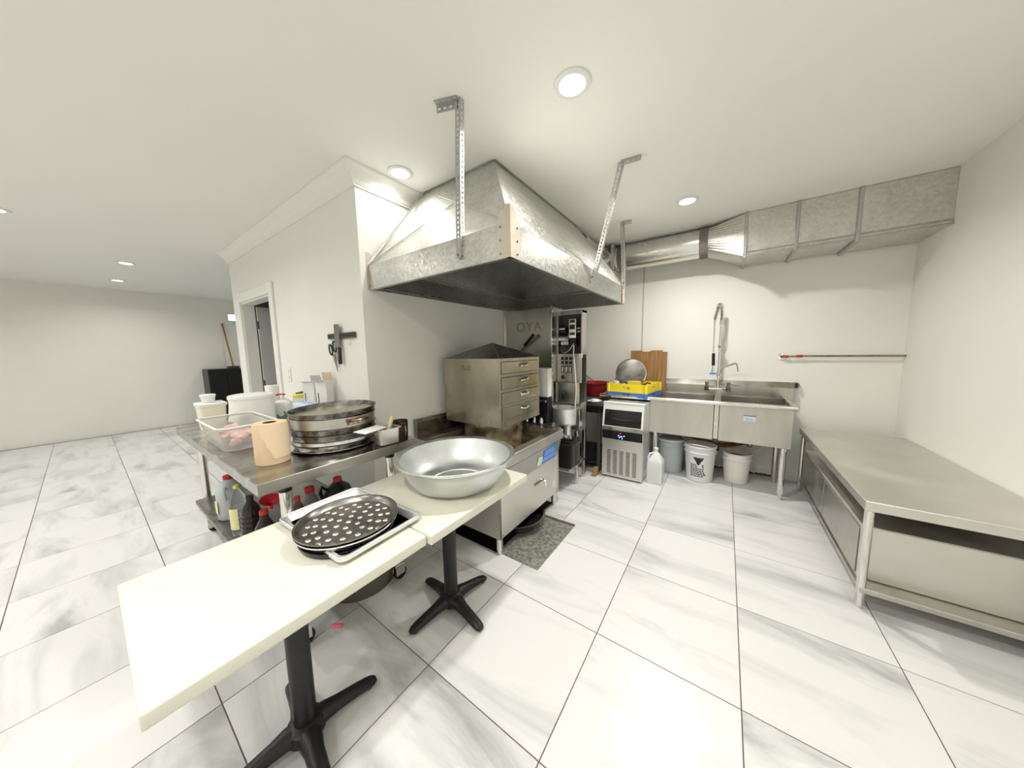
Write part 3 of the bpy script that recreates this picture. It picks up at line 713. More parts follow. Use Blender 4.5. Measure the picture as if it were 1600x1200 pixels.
# cartons
def carton(label, x, y, rz, hx, hy, h, mflap, flap):
    t = thing('paper_carton', label, 'carton', (x, y, SZ+.001), 'open cartons on work table', rz)
    b = B(); tk = .002
    b.box(-hx, hx, -hy, -hy+tk, 0, h).box(-hx, hx, hy-tk, hy, 0, h).box(-hx, -hx+tk, -hy+tk, hy-tk, 0, h).box(hx-tk, hx, -hy+tk, hy-tk, 0, h).box(-hx+tk, hx-tk, -hy+tk, hy-tk, 0, tk)
    b.build('box', 'card_white', t, local=True)
    B().plate([(-hx, -hy, h), (hx, -hy, h), (hx, -hy-flap*.5, h+flap*.15), (-hx, -hy-flap*.5, h+flap*.15)], .0015).build('flap', 'card_white', t, local=True)
    B().plate([(-hx, hy, h), (hx, hy, h), (hx*.95, hy-.012, h+flap), (-hx*.95, hy-.012, h+flap)], .0015).build('flap', mflap, t, local=True)
    B().box(-hx+.015, -hx+.022, -hy-.0008, -hy-.0002, h*.35, h*.72).build('print', 'print_black', t, local=True)
    return t
carton('open white carton with grey flap and black print', -2.885, 1.125, math.radians(30), .050, .05, .325, 'card_grey', .05)
carton('taller open white carton with raised tan flap', -2.72, 1.150, math.radians(30), .045, .045, .335, 'card', .07)
pk = thing('blue_packet', 'blue and white wrapped packet behind the pan stack', 'packet', (-2.60, .985, SZ+.001))
B().box(-.20, .18, -.055, .055, 0, .178, .015, 3).build('wrapper', 'blue_pack', pk, True, local=True)
B().box(-.202, .182, .012, .020, .001, .1792, .001).build('stripe', 'blue', pk, local=True)

# ------------------------------------------------------------------ bottles on the lower shelf
def bottle(name, label, x, y, prof, m, cap, capr, caph, group=None, n=24):
    t = thing(name, label, 'bottle', (x, y, SH+.001), group)
    B().lathe(prof, n=n).build('body', m, t, True, local=True)
    zt = prof[-1][1]
    B().lathe([(capr, zt-.004), (capr, zt+caph-.003), (capr*.9, zt+caph), (0, zt+caph)], n=20, cap=True).build('cap', cap, t, True, local=True)
    return t
def ribbed(r, h0, h1, k):
    o = []
    for i in range(k):
        a = h0+(h1-h0)*i/k; s = (h1-h0)/k
        o += [(r, a), (r, a+s*.6), (r-.005, a+s*.7), (r-.005, a+s*.9)]
    return o
jg = bottle('oil_jug', 'translucent grey jug with a red cap on the lower shelf', -2.93, .535, [(0, 0), (.070, 0), (.078, .01), (.078, .19), (.066, .235), (.030, .275), (.026, .29)], 'milky_grey', 'red', .029, .022)
B().tube([(.05, -.03, .235), (.082, -.045, .25), (.092, -.05, .21), (.080, -.042, .16)], .010, 8).build('handle', 'milky_grey', jg, True, local=True)
B().box(-.035, .035, -.0795, -.0785, .05, .14).build('label', 'label_yellow', jg, local=True)
b1 = bottle('water_bottle', 'clear ribbed bottle with a yellow label on the lower shelf', -2.585, .505, [(0, 0), (.040, 0), (.046, .008)]+ribbed(.047, .012, .21, 7)+[(.045, .22), (.036, .26), (.016, .30), (.014, .318)], 'clear', 'yellow_lid', .016, .018)
p_ = [Vector((.0482*math.cos(a), .0482*math.sin(a), 0)) for a in [math.radians(-110+10*i) for i in range(10)]]
B().loft([[p+Vector((0, 0, .05)) for p in p_], [p+Vector((0, 0, .19)) for p in p_]], closed=False).build('label', 'label_yellow', b1, local=True)
bottle('soy_bottle', 'black ribbed sauce bottle between the clear bottle and the table leg', -2.31, .505, [(0, 0), (.045, 0), (.051, .008)]+ribbed(.052, .012, .225, 7)+[(.050, .235), (.040, .27), (.018, .305), (.016, .32)], 'soy', 'black', .019, .018)
b2 = bottle('syrup_bottle', 'dark bottle with grey wrapped base beside the table leg', -2.07, .505, [(0, 0), (.050, 0), (.054, .008), (.054, .17), (.046, .22), (.022, .27), (.018, .30)], 'soy', 'red', .021, .02)
B().lathe([(.0548, .01), (.0548, .10)], n=28).build('label', 'card_grey', b2, True, local=True)
fn = thing('red_funnel', 'red plastic funnel lying over the dark bottles', 'funnel', (-1.985, .525, SH+.324))
B().lathe([(.008, .0), (.010, .03), (.048, .060), (.050, .060), (.013, .028), (.011, 0)], n=32, M=Matrix.Translation((-.04, 0, .01)) @ Matrix.Rotation(math.radians(20), 4, 'Y')).build('cone', 'red', fn, True, local=True)
bottle('cola_bottle', 'brown soda bottle with a red cap behind the table leg', -2.06, .665, [(0, 0), (.040, 0), (.046, .01), (.046, .09), (.043, .12), (.047, .17), (.044, .21), (.030, .26), (.015, .295), (.014, .315)], 'cola', 'red', .016, .018)
bottle('vinegar_bottle', 'grey bottle with a wide red cap next to the dark jug', -2.15, .765, [(0, 0), (.052, 0), (.056, .01), (.056, .20), (.045, .24), (.026, .28), (.024, .30)], 'grey_bottle', 'red', .028, .03)
j2 = bottle('dark_jug', 'black plastic jug with a small red cap on the shelf', -2.12, .925, [(0, 0), (.078, 0), (.085, .01), (.085, .24), (.070, .28), (.030, .31), (.026, .325)], 'black', 'red', .027, .02)
B().tube([(-.02, -.06, .27), (-.03, -.088, .30), (-.04, -.095, .26), (-.035, -.082, .20)], .011, 8).build('handle', 'black', j2, True, local=True)
# tub under the table
tu = thing('round_tub', 'brownish round tub on the floor beneath the work table', 'tub', (-1.90, .93, 0))
B().lathe([(0, .003), (.20, .003), (.245, .19), (.255, .195), (.257, .19), (.248, .185), (.206, .0), (0, 0)], n=48).build('shell', 'brown_tub', tu, True, local=True)
p_ = [Vector((.2305*math.cos(a), .2305*math.sin(a), 0)) for a in [math.radians(-62+4*i) for i in range(8)]]
B().loft([[p*.985+Vector((0, 0, .08)) for p in p_], [p*1.035+Vector((0, 0, .13)) for p in p_]], closed=False).build('label', 'card_grey', tu, local=True)
whole(B().box(-.03, .03, -.012, .012, 0, .015, .004, M=Matrix.Translation((-1.66, .66, .0005)) @ Matrix.Rotation(.6, 4, 'Z')), 'pink_scrap', 'pink', 'small pink plastic scrap on the floor beneath the tables', 'scrap')

# ================================================================== KNIFE RACK ON THE PARTITION WALL
kr0 = ony(516, 527, YP); kr1 = ony(557, 522, YP)
kr = thing('knife_rack', 'black magnetic knife rack with hooks on the partition wall', 'rack', ((kr0.x+kr1.x)/2, YP-.012, 1.60))
B().box(kr0.x, kr1.x, YP-.022, YP-.0005, 1.60, 1.643, .003).build('bar', 'dark_grey', kr)
B().box(kr0.x+.01, kr1.x-.01, YP-.0245, YP-.0222, 1.612, 1.631, .001).build('magnet_strip', 'black', kr)
for x in (kr0.x+.105, kr1.x-.075):
    pts = [Vector((x, YP-.012, 1.60)), Vector((x, YP-.013, 1.565))]+arc((x-.016, YP-.014, 1.562), .016, 0, -PI*1.05, 8, ((1, 0, 0), (0, -.2, 1)))
    B().tube(pts, .0022, 6).build('hook', 'steel', kr, True)
cl = thing('cleaver', 'broad steel cleaver with black handle on the knife rack', 'knife', (-2.56, YP-.027, 1.42))
M = Matrix.Translation((-2.565, YP-.027, 1.60)) @ Matrix.Rotation(math.radians(3), 4, 'Y')
B().prism([(-.045, -.07), (.030, -.075), (.034, .06), (.030, .112), (-.046, .115)], 'y', -.0012, .0012, M=M).build('blade', 'steel_mid', cl)
B().box(.012, .042, -.011, .011, -.205, -.068, .008, 2, M=M).build('handle', 'black', cl, True)
sc = thing('scissors', 'black handled kitchen scissors hanging from the rack hook', 'scissors', (kr0.x+.10, YP-.02, 1.35))
M = Matrix.Translation((kr0.x+.075, YP-.022, 1.525)) @ Matrix.Rotation(math.radians(-16), 4, 'Y')
for s, rx, cz_ in ((-1, .024, -.005), (1, .026, .004)):
    ringp = [M @ Vector((s*.030+rx*math.cos(a), s*.003, cz_+.045*math.sin(a))) for a in [2*PI*i/24 for i in range(25)]]
    B().tube(ringp, .0065, 8, False).build('grip', 'black', sc, True)
    B().prism([(s*.024, -.040), (s*.002, -.055), (-s*.014, -.10), (-s*.003, -.205), (s*.0005, -.205), (s*.018, -.10)], 'y', s*.0015-.001, s*.0015+.001, M=M).build('blade', 'steel_mid', sc)
B().lathe([(0, -.005), (.006, -.005), (.006, .005), (0, .005)], n=14, M=M @ Matrix.Translation((0, 0, -.088)) @ Matrix.Rotation(PI/2, 4, 'X')).build('pivot', 'steel_bright', sc)
op = ony(453, 585, YP)
ot = thing('wall_outlet', 'white wall outlet plate above the jars', 'outlet', (op.x, YP-.004, op.z-.075))
B().box(op.x-.04, op.x+.04, YP-.007, YP-.0005, op.z-.075, op.z+.075, .003).build('plate', 'white_plastic', ot)
for dz in (-.03, .03):
    s = B().box(op.x-.018, op.x+.018, YP-.0085, YP-.0072, op.z+dz-.02, op.z+dz+.02, .001).build('socket', 'white_soft', ot)
    B().box(op.x-.008, op.x-.005, YP-.0092, YP-.0086, op.z+dz-.006, op.z+dz+.008).box(op.x+.005, op.x+.008, YP-.0092, YP-.0086, op.z+dz-.006, op.z+dz+.008).build('slot', 'print_black', s)

# ================================================================== COOKER
cx0, cx1, cy0, cy1, ct = -2.13, -1.205, 1.585, 2.53, .742
ck = thing('steam_range', 'stainless steel range with blue sticker under the hood', 'stove', (-1.66, 2.06, 0))
# body panels
B().box(cx0, -1.256, cy0+.012, cy0+.014, .13, .655).build('side_panel', 'steel_satin', ck)
B().box(cx0, -1.256, cy1-.014, cy1-.012, .13, .655).build('side_panel', 'steel_satin', ck)
B().box(cx0, cx0+.004, cy0+.015, cy1-.015, .13, .655).build('rear_panel', 'steel', ck)
B().box(cx0, -1.256, cy0+.015, cy1-.015, .126, .13).build('floor_panel', 'steel_dark', ck)
fp = B().box(-1.255, -1.249, cy0+.03, cy1-.04, .135, .487, .002).build('front_panel', 'steel_satin', ck)
B().box(-1.256, -1.2495, cy0+.010, cy0+.029, .13, .655, .002).build('corner_post', 'steel_dark', ck)
B().box(-1.256, -1.2495, cy1-.038, cy1-.012, .13, .655, .002).build('corner_post', 'steel', ck)
B().prism([(-1.2545, .488), (-1.2495, .488), (-1.212, .652), (-1.2545, .652)], 'y', cy0+.03, cy1-.04).build('control_strip', 'steel_mid', ck)
# handle: T latch in a slot
B().box(-1.249, -1.243, 2.07, 2.22, .350, .370, .002).build('slot', 'steel_dark', ck)
B().tube([(-1.248, 2.17, .372), (-1.225, 2.172, .375), (-1.205, 2.176, .362), (-1.203, 2.178, .32)], .007, 8).build('latch_handle', 'chrome', ck, True)
B().box(-1.249, -1.2475, 2.38, 2.45, .20, .27).build('rating_plate', 'steel_bright', ck)
for y, z in ((cy0+.045, .15), (cy1-.06, .15), (cy1-.06, .17)):
    B().lathe([(0, 0), (.006, 0), (.006, .003), (0, .004)], n=10, M=Matrix.Translation((-1.249, y, z)) @ Matrix.Rotation(PI/2, 4, 'Y')).build('screw', 'steel_dark', ck)
# top: raised rim round a sunken well
b = B()
b.box(cx1-.075, cx1, cy0, cy1, ct-.085, ct, .004)
b.box(cx0+.08, cx1-.075, cy0, cy0+.06, ct-.085, ct, .003).box(cx0+.08, cx1-.075, cy1-.06, cy1, ct-.085, ct, .003).box(cx0, cx0+.08, cy0, cy1, ct-.085, ct, .003)
b.build('top_rim', 'steel', ck)
B().box(cx0+.08, cx1-.075, cy0+.06, cy1-.06, ct-.085, ct-.05).build('well_floor', 'steel_stain', ck)
B().prism([(cx0-.045, ct+.002), (cx0-.005, ct+.002), (cx0+.002, ct+.135), (cx0-.018, ct+.158), (cx0-.045, ct+.158)], 'y', cy0+.02, cy1).build('backsplash', 'steel_dark', ck)
B().lathe([(.275, -.05), (.275, .10), (.27, .10), (.27, -.05)], (-1.775, 2.205, ct), 64).build('pot_ring', 'steel_brown', ck, True)
for x in (-1.285, cx0+.06):
    for y in (cy0+.045, cy1-.05):
        B().lathe([(.014, 0), (.019, .004), (.020, .03), (.024, .034), (.024, .1255)], (x, y, 0), 20, cap=True).build('leg', 'steel_bright', ck, True)
# stickers
def strip_pt(y, z, off=.0012):    # a point on the slanted control strip
    t = (z-.488)/(.652-.488); return (-1.2495+t*.0375+off, y, z)
st = thing('blue_sticker', 'blue instruction sticker on the front of the range', 'sticker', strip_pt(2.32, .50))
B().plate([strip_pt(2.175, .505), strip_pt(2.425, .498), strip_pt(2.425, .632), strip_pt(2.175, .632)], .0012).build('sheet', 'blue_sticker', st)
for r_ in range(2):
    for k in range(6):
        y = 2.20+k*.037; z = .520+r_*.022
        B().plate([strip_pt(y, z, .0022), strip_pt(y+.024, z, .0022), strip_pt(y+.024, z+.014, .0022), strip_pt(y, z+.014, .0022)], .0006).build('print', 'blue_light', st)
for k in range(3):
    z = .575+k*.018
    B().plate([strip_pt(2.20, z, .0022), strip_pt(2.40-.02*k, z, .0022), strip_pt(2.40-.02*k, z+.006, .0022), strip_pt(2.20, z+.006, .0022)], .0006).build('print', 'blue_light', st)
whole(B().plate([strip_pt(2.09, .518, .003), strip_pt(2.16, .507, .003), strip_pt(2.185, .54, .003), strip_pt(2.165, .585, .003), strip_pt(2.10, .588, .003)], .0012), 'paper_note', 'mint', 'pale mint paper note stuck beside the blue sticker', 'note', False)

# ------------------------------------------------------------------ steamer cabinet
ax0, ax1, ay0, ay1, az0, az1 = -2.105, -1.470, 1.915, 2.545, .845, 1.415
sm = thing('steamer_cabinet', 'stainless steamer cabinet of four drawers with pyramid roof', 'steamer', ((ax0+ax1)/2, (ay0+ay1)/2, az0))
b = B()
b.box(ax0, ax1-.004, ay0, ay0+.004, az0, az1, .001).box(ax0, ax1-.004, ay1-.004, ay1, az0, az1, .001).box(ax0, ax0+.004, ay0+.004, ay1-.004, az0, az1).box(ax0+.004, ax1-.004, ay0+.004, ay1-.004, az0+.02, az0+.024)
b.build('casing', 'steel_brown', sm)
apx = ((ax0+ax1)/2, (ay0+ay1)/2, 1.552)
cs_ = [(ax0-.004, ay0-.004, az1), (ax1+.004, ay0-.004, az1), (ax1+.004, ay1+.004, az1), (ax0-.004, ay1+.004, az1)]
rf = B()
for i in range(4): rf.poly([cs_[i], cs_[(i+1) % 4], apx])
rf.poly(cs_[::-1]); rf.build('roof', 'steel_dark', sm)
for i in range(4): B().tube([cs_[i], apx], .003, 6).build('roof_seam', 'steel', sm)
# front frame
dh = (az1-az0)/4.42
ff = B()
ff.box(ax1-.003, ax1, ay0, ay0+.022, az0, az1, .001).box(ax1-.003, ax1, ay1-.022, ay1, az0, az1, .001)
zs = []
zz = az0+.060
ff.box(ax1-.003, ax1, ay0+.022, ay1-.022, az0, zz)
for i in range(4):
    zs.append((zz, zz+.103)); ff.box(ax1-.003, ax1, ay0+.022, ay1-.022, zz+.103, (zz+.127) if i < 3 else az1); zz += .127
ff.build('front_frame', 'steel_brown', sm)
for z0, z1 in zs:
    dr = B().box(ax1-.02, ax1+.006, ay0+.026, ay1-.026, z0+.003, z1-.003, .002).build('drawer', 'steel_brown', sm)
    yc = (ay0+ay1)/2+.03; zc = (z0+z1)/2+.012
    B().box(ax1+.0062, ax1+.008, yc-.055, yc+.065, zc-.014, zc+.024, .001).build('handle_plate', 'steel_dark', dr)
    B().tube([(ax1+.008, yc-.05, zc-.004), (ax1+.026, yc-.04, zc), (ax1+.032, yc, zc-.004), (ax1+.026, yc+.04, zc+.006), (ax1+.008, yc+.05, zc+.008)], [.010, .008, .006, .008, .010], 8).build('handle', 'chrome', dr, True)
# carry handle and plate on the near side
B().box(-1.885, -1.785, ay0-.003, ay0-.0003, az1-.085, az1-.035, .001).build('side_plate', 'steel_brown', sm)
B().tube([(-1.875, ay0-.003, az1-.06), (-1.875, ay0-.018, az1-.065), (-1.872, ay0-.020, az1-.098), (-1.80, ay0-.020, az1-.098), (-1.797, ay0-.018, az1-.065), (-1.797, ay0-.003, az1-.06)], .0045, 8).build('side_handle', 'steel_dark', sm, True)

whole(B().box(-2.04, -1.310, 1.622, 2.50, .0005, .005, .001), 'black_sheet', 'black', 'flat black sheet lying beneath the range', 'mat', False)  # plain black sheet covering the tiles beneath the range
# floor mat and pan beneath the range
fm = thing('floor_mat', 'wet grey metal floor mat in front of the range', 'mat', (-1.25, 1.935, 0))
B().box(-1.305, -.968, 1.632, 2.235, .0005, .005, .001).build('sheet', 'wet_mat', fm)
B().box(-1.305, -.968, 2.2352, 2.262, .0005, .010, .002).build('shade_strip', 'dirt_shade', fm)  # dark strip painted for a recess wall in shadow
dpn = thing('drip_basin', 'dark steel basin on the wet floor mat', 'basin', (-1.40, 2.03, .0055))
B().lathe([(0, .003), (.17, .003), (.225, .085), (.238, .09), (.238, .094), (.222, .092), (.175, .006), (0, .006)], n=48).build('bowl', 'steel_dark', dpn, True, local=True)
B().lathe([(0, .055), (.199, .055), (.199, .0555), (0, .0555)], n=40).build('water', 'black_gloss', dpn, local=True)

# ================================================================== NOODLE MACHINE
nm = thing('dough_machine', 'tall stainless dough machine with control panel beyond the range', 'machine', (-1.65, 3.08, 0))
py = 2.95
b = B().box(-2.165, -1.53, py, py+.003, 1.20, 1.925)
b.build('front_sheet', 'steel', nm)
B().box(-2.172, -2.158, py-.02, py+.004, 1.20, 1.935, .002).build('sheet_flange', 'steel_bright', nm)
B().box(-1.545, -1.527, py-.03, py+.004, .82, 1.945, .002).build('sheet_flange', 'steel_bright', nm)
B().box(-2.16, -1.545, py-.012, py-.0005, 1.918, 1.93, .001).build('sheet_flange', 'steel', nm)
text('lettering', 'OYA', .145, face_my(-1.835, py-.0012, 1.735), 'print_faint', nm, .0006, 1.2)
# lever
l0, l1, l2 = ony(811, 551, py-.02), ony(820, 540, py-.045), ony(833.5, 523, py-.07)
lv = B().tube([l0+Vector((0, .018, -.02)), l0, l1], .011, 10).build('lever', 'steel_bright', nm, True)
B().tube([l1, l2], .018, 12).build('lever_grip', 'black', lv, True)
# right hand cabinet with open bay
mx0, mx1, my0, my1 = -1.526, -1.240, 3.05, 3.18
B().box(-1.532, -1.5275, py+.005, my1, .842, 1.93).build('side_sheet', 'steel', nm)
b = B()
b.box(mx0, mx0+.01, my0, my1, .82, 1.885).box(mx1-.012, mx1, my0, my1, 1.42, 1.885).box(mx0, mx1, my1-.004, my1, .82, 1.885).box(mx0, mx1, my0-.004, my1, 1.86, 1.888, .002)
b.build('cabinet_shell', 'steel', nm)
B().box(mx0, mx1-.0125, my0-.006, my0-.0005, 1.845, 1.888).build('bay_header', 'steel_bright', nm)
B().box(mx0+.01, mx1-.012, my1-.012, my1-.005, 1.43, 1.86).build('bay_back', 'dark_grey', nm)
# things inside the bay
B().box(-1.515, -1.44, 3.07, 3.15, 1.66, 1.72, .004).build('bay_box', 'black', nm)
B().box(-1.512, -1.445, 3.064, 3.0695, 1.695, 1.708).build('bay_strip', 'white_plastic', nm)
B().lathe([(0, 0), (.04, 0), (.04, .11), (0, .11)], n=24, M=Matrix.Translation((-1.515, 3.11, 1.60)) @ Matrix.Rotation(PI/2, 4, 'Y')).build('roller', 'steel_bright', nm, True)
pl_ = B().box(-1.395, -1.315, 3.062, 3.07, 1.50, 1.80, .002).build('switch_plate', 'steel_bright', nm)
for z_, h_, m_ in ((1.76, .03, 'dark_grey'), (1.69, .05, 'black'), (1.63, .03, 'dark_grey')):
    B().box(-1.385, -1.327, 3.054, 3.0615, z_, z_+h_, .003).build('switch', m_, pl_)
B().box(-1.40, -1.31, 3.055, 3.13, 1.50, 1.60, .004).build('solenoid', 'black', nm)
for z_ in (1.70, 1.665): B().lathe([(0, 0), (.012, 0), (.012, .04), (0, .04)], n=14, M=Matrix.Translation((-1.312, 3.09, z_)) @ Matrix.Rotation(PI/2, 4, 'Y')).build('fitting', 'chrome', nm, True)
B().lathe([(0, 0), (.045, 0), (.045, .07), (.02, .08), (0, .08)], n=24, M=Matrix.Translation((-1.47, 3.075, 1.48)) @ Matrix.Rotation(-PI/2, 4, 'X') @ Matrix.Rotation(.2, 4, 'Y')).build('motor', 'dark_grey', nm, True)
B().box(-1.50, -1.40, 3.075, 3.12, 1.525, 1.565, .006, M=None).build('spout_block', 'alu_dull', nm, True)
# control panel
B().box(mx0+.012, mx1, my0-.010, my0-.0005, 1.12, 1.43, .002).build('control_panel', 'steel_satin', nm)
for r_ in range(2):
    for c_ in range(3):
        x = -1.475+c_*.048; z = 1.365-r_*.045
        B().box(x, x+.032, my0-.0125, my0-.0102, z, z+.032).build('panel_sticker', 'print_black', nm)
for c_ in range(3):
    x = -1.475+c_*.045
    k_ = B().box(x, x+.034, my0-.0125, my0-.0102, 1.225, 1.302).build('panel_sticker', 'print_black', nm)
    B().box(x+.008, x+.026, my0-.0135, my0-.0126, 1.233, 1.290).build('sticker_window', 'print_white', k_)
B().box(-1.475, -1.435, my0-.0125, my0-.0102, 1.155, 1.195).build('panel_sticker', 'dark_grey', nm)
B().box(-1.345, -1.340, my0-.014, my0-.0102, 1.12, 1.43).build('panel_seam', 'steel_dark', nm)
B().box(mx1-.025, mx1+.012, my0-.03, my0-.0105, 1.385, 1.43, .003).build('white_catch', 'white_plastic', nm)
# lower box, hopper, tub
B().box(mx0+.012, mx1-.02, my0-.07, my0-.011, .90, 1.125, .003).build('lower_box', 'steel', nm)
B().box(mx0+.012, mx1, my0, my1, .60, .90, .002).build('lower_casing', 'steel', nm)
tc_ = (-1.345, my0-.165)
B().lathe([(0, .70), (.110, .70), (.134, .725), (.138, .868), (.142, .870), (.142, .875), (.134, .875), (.128, .735), (.105, .71), (0, .71)], (tc_[0], tc_[1], 0), 40).build('collecting_tub', 'alu_dull', nm, True)
B().box(tc_[0]-.185, tc_[0]-.115, tc_[1]-.055, tc_[1]+.15, .70, .88, .004).build('side_duct', 'steel_satin', nm)
B().box(tc_[0]+.1425, tc_[0]+.165, tc_[1]-.03, tc_[1]+.03, .67, .885, .003).build('tub_bracket', 'steel_bright', nm)
B().lathe([(.034, .56), (.034, .70)], (tc_[0]+.02, tc_[1], 0), 20, cap=True).build('drop_pipe', 'alu_dull', nm, True)
B().tube([(-1.50, my0-.19, .565), (-1.42, my0-.19, .565), (-1.37, my0-.19, .58), (-1.32, my0-.19, .55), (-1.28, my0-.19, .57)], .024, 12).build('elbow_pipe', 'alu_dull', nm, True)
B().lathe([(0, 0), (.034, 0), (.034, .02), (.028, .024), (0, .024)], n=24, M=Matrix.Translation((-1.395, my0-.215, .640)) @ Matrix.Rotation(PI/2, 4, 'X')).build('gauge', 'chrome', nm, True)
B().tube([(-1.395, my0-.20, .61), (-1.395, my0-.20, .57)], .008, 8).build('gauge_stem', 'chrome', nm)
mt = B().box(-1.515, -1.245, my0-.25, my0-.02, .245, .535, .012, 2).build('motor_box', 'black', nm, True)
B().box(-1.245, -1.24, my0-.23, my0-.04, .28, .50, .002).build('motor_cover', 'black_gloss', mt)
B().box(-1.345, -1.255, my0-.2535, my0-.2505, .495, .50).build('cover_edge', 'steel_bright', mt)
# frame
for x, y in ((-1.285, my0-.03), (-1.285, my1+.05), (-2.10, my0-.03), (-2.10, my1+.05)):
    B().box(x-.016, x+.016, y-.016, y+.016, 0, .60 if x > -2 else 1.2, .003).build('leg', 'steel_bright', nm)
B().box(-2.11, -1.265, my0-.255, my1+.07, .215, .24, .003).build('lower_shelf', 'steel', nm)
B().box(-2.12, mx0+.008, py+.05, my1+.07, .80, .84, .003).build('worktop', 'steel_dark', nm)
# cord and hose
B().tube([(-1.325, my0-.02, 1.52), (-1.31, my0-.06, 1.43), (-1.285, my0-.075, 1.25), (-1.265, my0-.09, 1.05), (-1.262, my0-.12, .86), (-1.268, my0-.15, .75)], .007, 8).build('white_hose', 'white_plastic', nm, True)
B().tube([(-1.325, my0-.02, 1.54), (-1.36, my0-.05, 1.47), (-1.42, my0-.03, 1.44), (-1.47, my0+.02, 1.45)], .005, 8).build('grey_hose', 'card_grey', nm, True)
# white box and bottles behind the steamer
wb = thing('white_bin', 'white plastic bin standing between steamer and machine', 'bin', (-1.62, 2.86, 0))
wb.location = (-1.500, 2.728, 1.001)
B().loft([rrect(0, 0, .050, .040, .012, 0), rrect(0, 0, .055, .045, .012, .28), rrect(0, 0, .059, .048, .012, .282), rrect(0, 0, .059, .048, .012, .292), rrect(0, 0, .052, .042, .012, .29), rrect(0, 0, .047, .037, .012, .004)], True, True).build('shell', 'white_soft', wb, True, local=True)
# small burner unit just past the range
bu = thing('burner_unit', 'black burner unit with metal knobs past the range', 'stove', (-1.80, 2.70, 0))
B().box(-2.12, -1.45, 2.56, 2.78, .08, .70, .004).build('body', 'steel_dark', bu)
B().box(-2.12, -1.45, 2.56, 2.78, .701, .74, .004).build('hob', 'black', bu)
B().box(-2.10, -1.45, 2.68, 2.778, .7405, 1.0, .004).build('riser', 'black', bu)
for x in (-1.48, -1.53, -1.58):
    B().lathe([(0, 0), (.020, 0), (.017, .025), (0, .028)], n=16, M=Matrix.Translation((x, 2.679, .955)) @ Matrix.Rotation(PI/2, 4, 'X')).build('tap', 'steel_bright', bu, True)
for x in (-1.50, -1.58, -1.67):
    B().lathe([(0, 0), (.024, 0), (.020, .035), (.012, .055), (0, .055)], (x, 2.63, .7405), 20).build('knob', 'steel_bright', bu, True)
for x in (-2.08, -1.48):
    for y in (2.60, 2.74): B().lathe([(.018, 0), (.018, .0795)], (x, y, 0), 14, cap=True).build('leg', 'steel', bu, True)

# ================================================================== BLACK STAND, RED BASIN, PLATES
bt = thing('black_stand', 'black metal stand holding the red basin', 'stand', (-1.42, 3.85, 0))
tx_, ty_ = (-1.72, -1.155), (3.46, 4.30)
B().box(tx_[0], tx_[1], ty_[0], ty_[1], .80, .84, .004).build('top', 'dark_grey', bt)
B().box(tx_[0]+.01, tx_[1]-.01, ty_[0]+.01, ty_[1]-.01, .72, .7995).build('apron', 'black', bt)
for x in (tx_[0]+.04, tx_[1]-.04):
    for y in (ty_[0]+.04, ty_[1]-.04): B().box(x-.02, x+.02, y-.02, y+.02, 0, .7195, .003).build('leg', 'dark_grey', bt)
B().box(tx_[0]+.03, tx_[1]-.03, ty_[0]+.03, ty_[1]-.03, .08, .10, .003).build('lower_shelf', 'black', bt)
rb = thing('red_basin', 'deep red plastic basin on the black stand', 'basin', (-1.462, 4.06, .841))
B().lathe([(0, 0), (.13, 0), (.145, .01), (.185, .17), (.198, .175), (.198, .182), (.182, .18), (.14, .012), (0, .006)], n=48).build('bowl', 'red_dark', rb, True, local=True)
pt = thing('white_plate', 'white plate with a folded cloth on the black stand', 'plate', (-1.27, 3.535, .841))
B().lathe([(0, .0), (.05, 0), (.085, .012), (.086, .015), (.05, .004), (0, .004)], n=36).build('plate', 'white_plastic', pt, True, local=True)
cb_ = []
for zz, k in ((.006, 1), (.016, 1.04), (.028, .9), (.036, .5)): cb_.append([(k*(.055+.008*math.sin(3*a))*math.cos(a), k*(.045+.006*math.cos(4*a))*math.sin(a), zz) for a in [2*PI*i/28 for i in range(28)]])
whole(B().loft([[Vector(p)+Vector((-1.27, 3.535, .842)) for p in l] for l in cb_], True, True), 'cloth', 'white_soft', 'folded white cloth lying on the plate', 'cloth')
whole(B().box(-1.205, -1.165, 3.30, 3.40, .0005, .095, .006, 2), 'wood_block', 'wood_block', 'small brown wooden block on the floor by the ice maker', 'block')
whole(B().tube([ony(912, 584, 4.36), ony(922, 591, 4.36), ony(930, 597, 4.36), ony(936, 606, 4.34)], .005, 8), 'black_cable', 'black', 'thin black cable hanging on the wall above the red basin', 'cable')

# ================================================================== ICE MAKER
ix0, ix1, iy0, iy1, it = -1.122, -.682, 3.385, 3.90, .868
im = thing('ice_maker', 'white and black ice maker under the sink drainboard', 'ice maker', ((ix0+ix1)/2, (iy0+iy1)/2, 0))
B().prism([(iy0+.0, .02), (iy0+.0, .60), (iy0+.045, .855), (iy0+.065, it), (iy1, it), (iy1, .02)], 'x', ix0, ix1, .004).build('body', 'alu_dull', im)
def ifr(x, z, off):   # point on the sloped front, z above .60
    t = (z-.60)/(.855-.60); return (x, iy0+.045*t-off, z)
B().plate([ifr(ix0, .60, .003), ifr(ix1, .60, .003), ifr(ix1, .857, .003), ifr(ix0, .857, .003)], .004).build('lid_frame', 'white_plastic', im)
B().prism([(iy0+.040, .842), (iy0+.035, .872), (iy0+.07, .878), (iy0+.10, .872), (iy0+.10, .8685), (iy0+.068, .8685), (iy0+.048, .8575)], 'x', ix0-.004, ix1+.004, .002).build('lid_top', 'white_plastic', im)
wdw = B().plate([ifr(ix0+.022, .615, .007), ifr(ix1-.022, .615, .007), ifr(ix1-.022, .792, .007), ifr(ix0+.022, .792, .007)], .004).build('lid_window', 'black_gloss', im)
ap = []
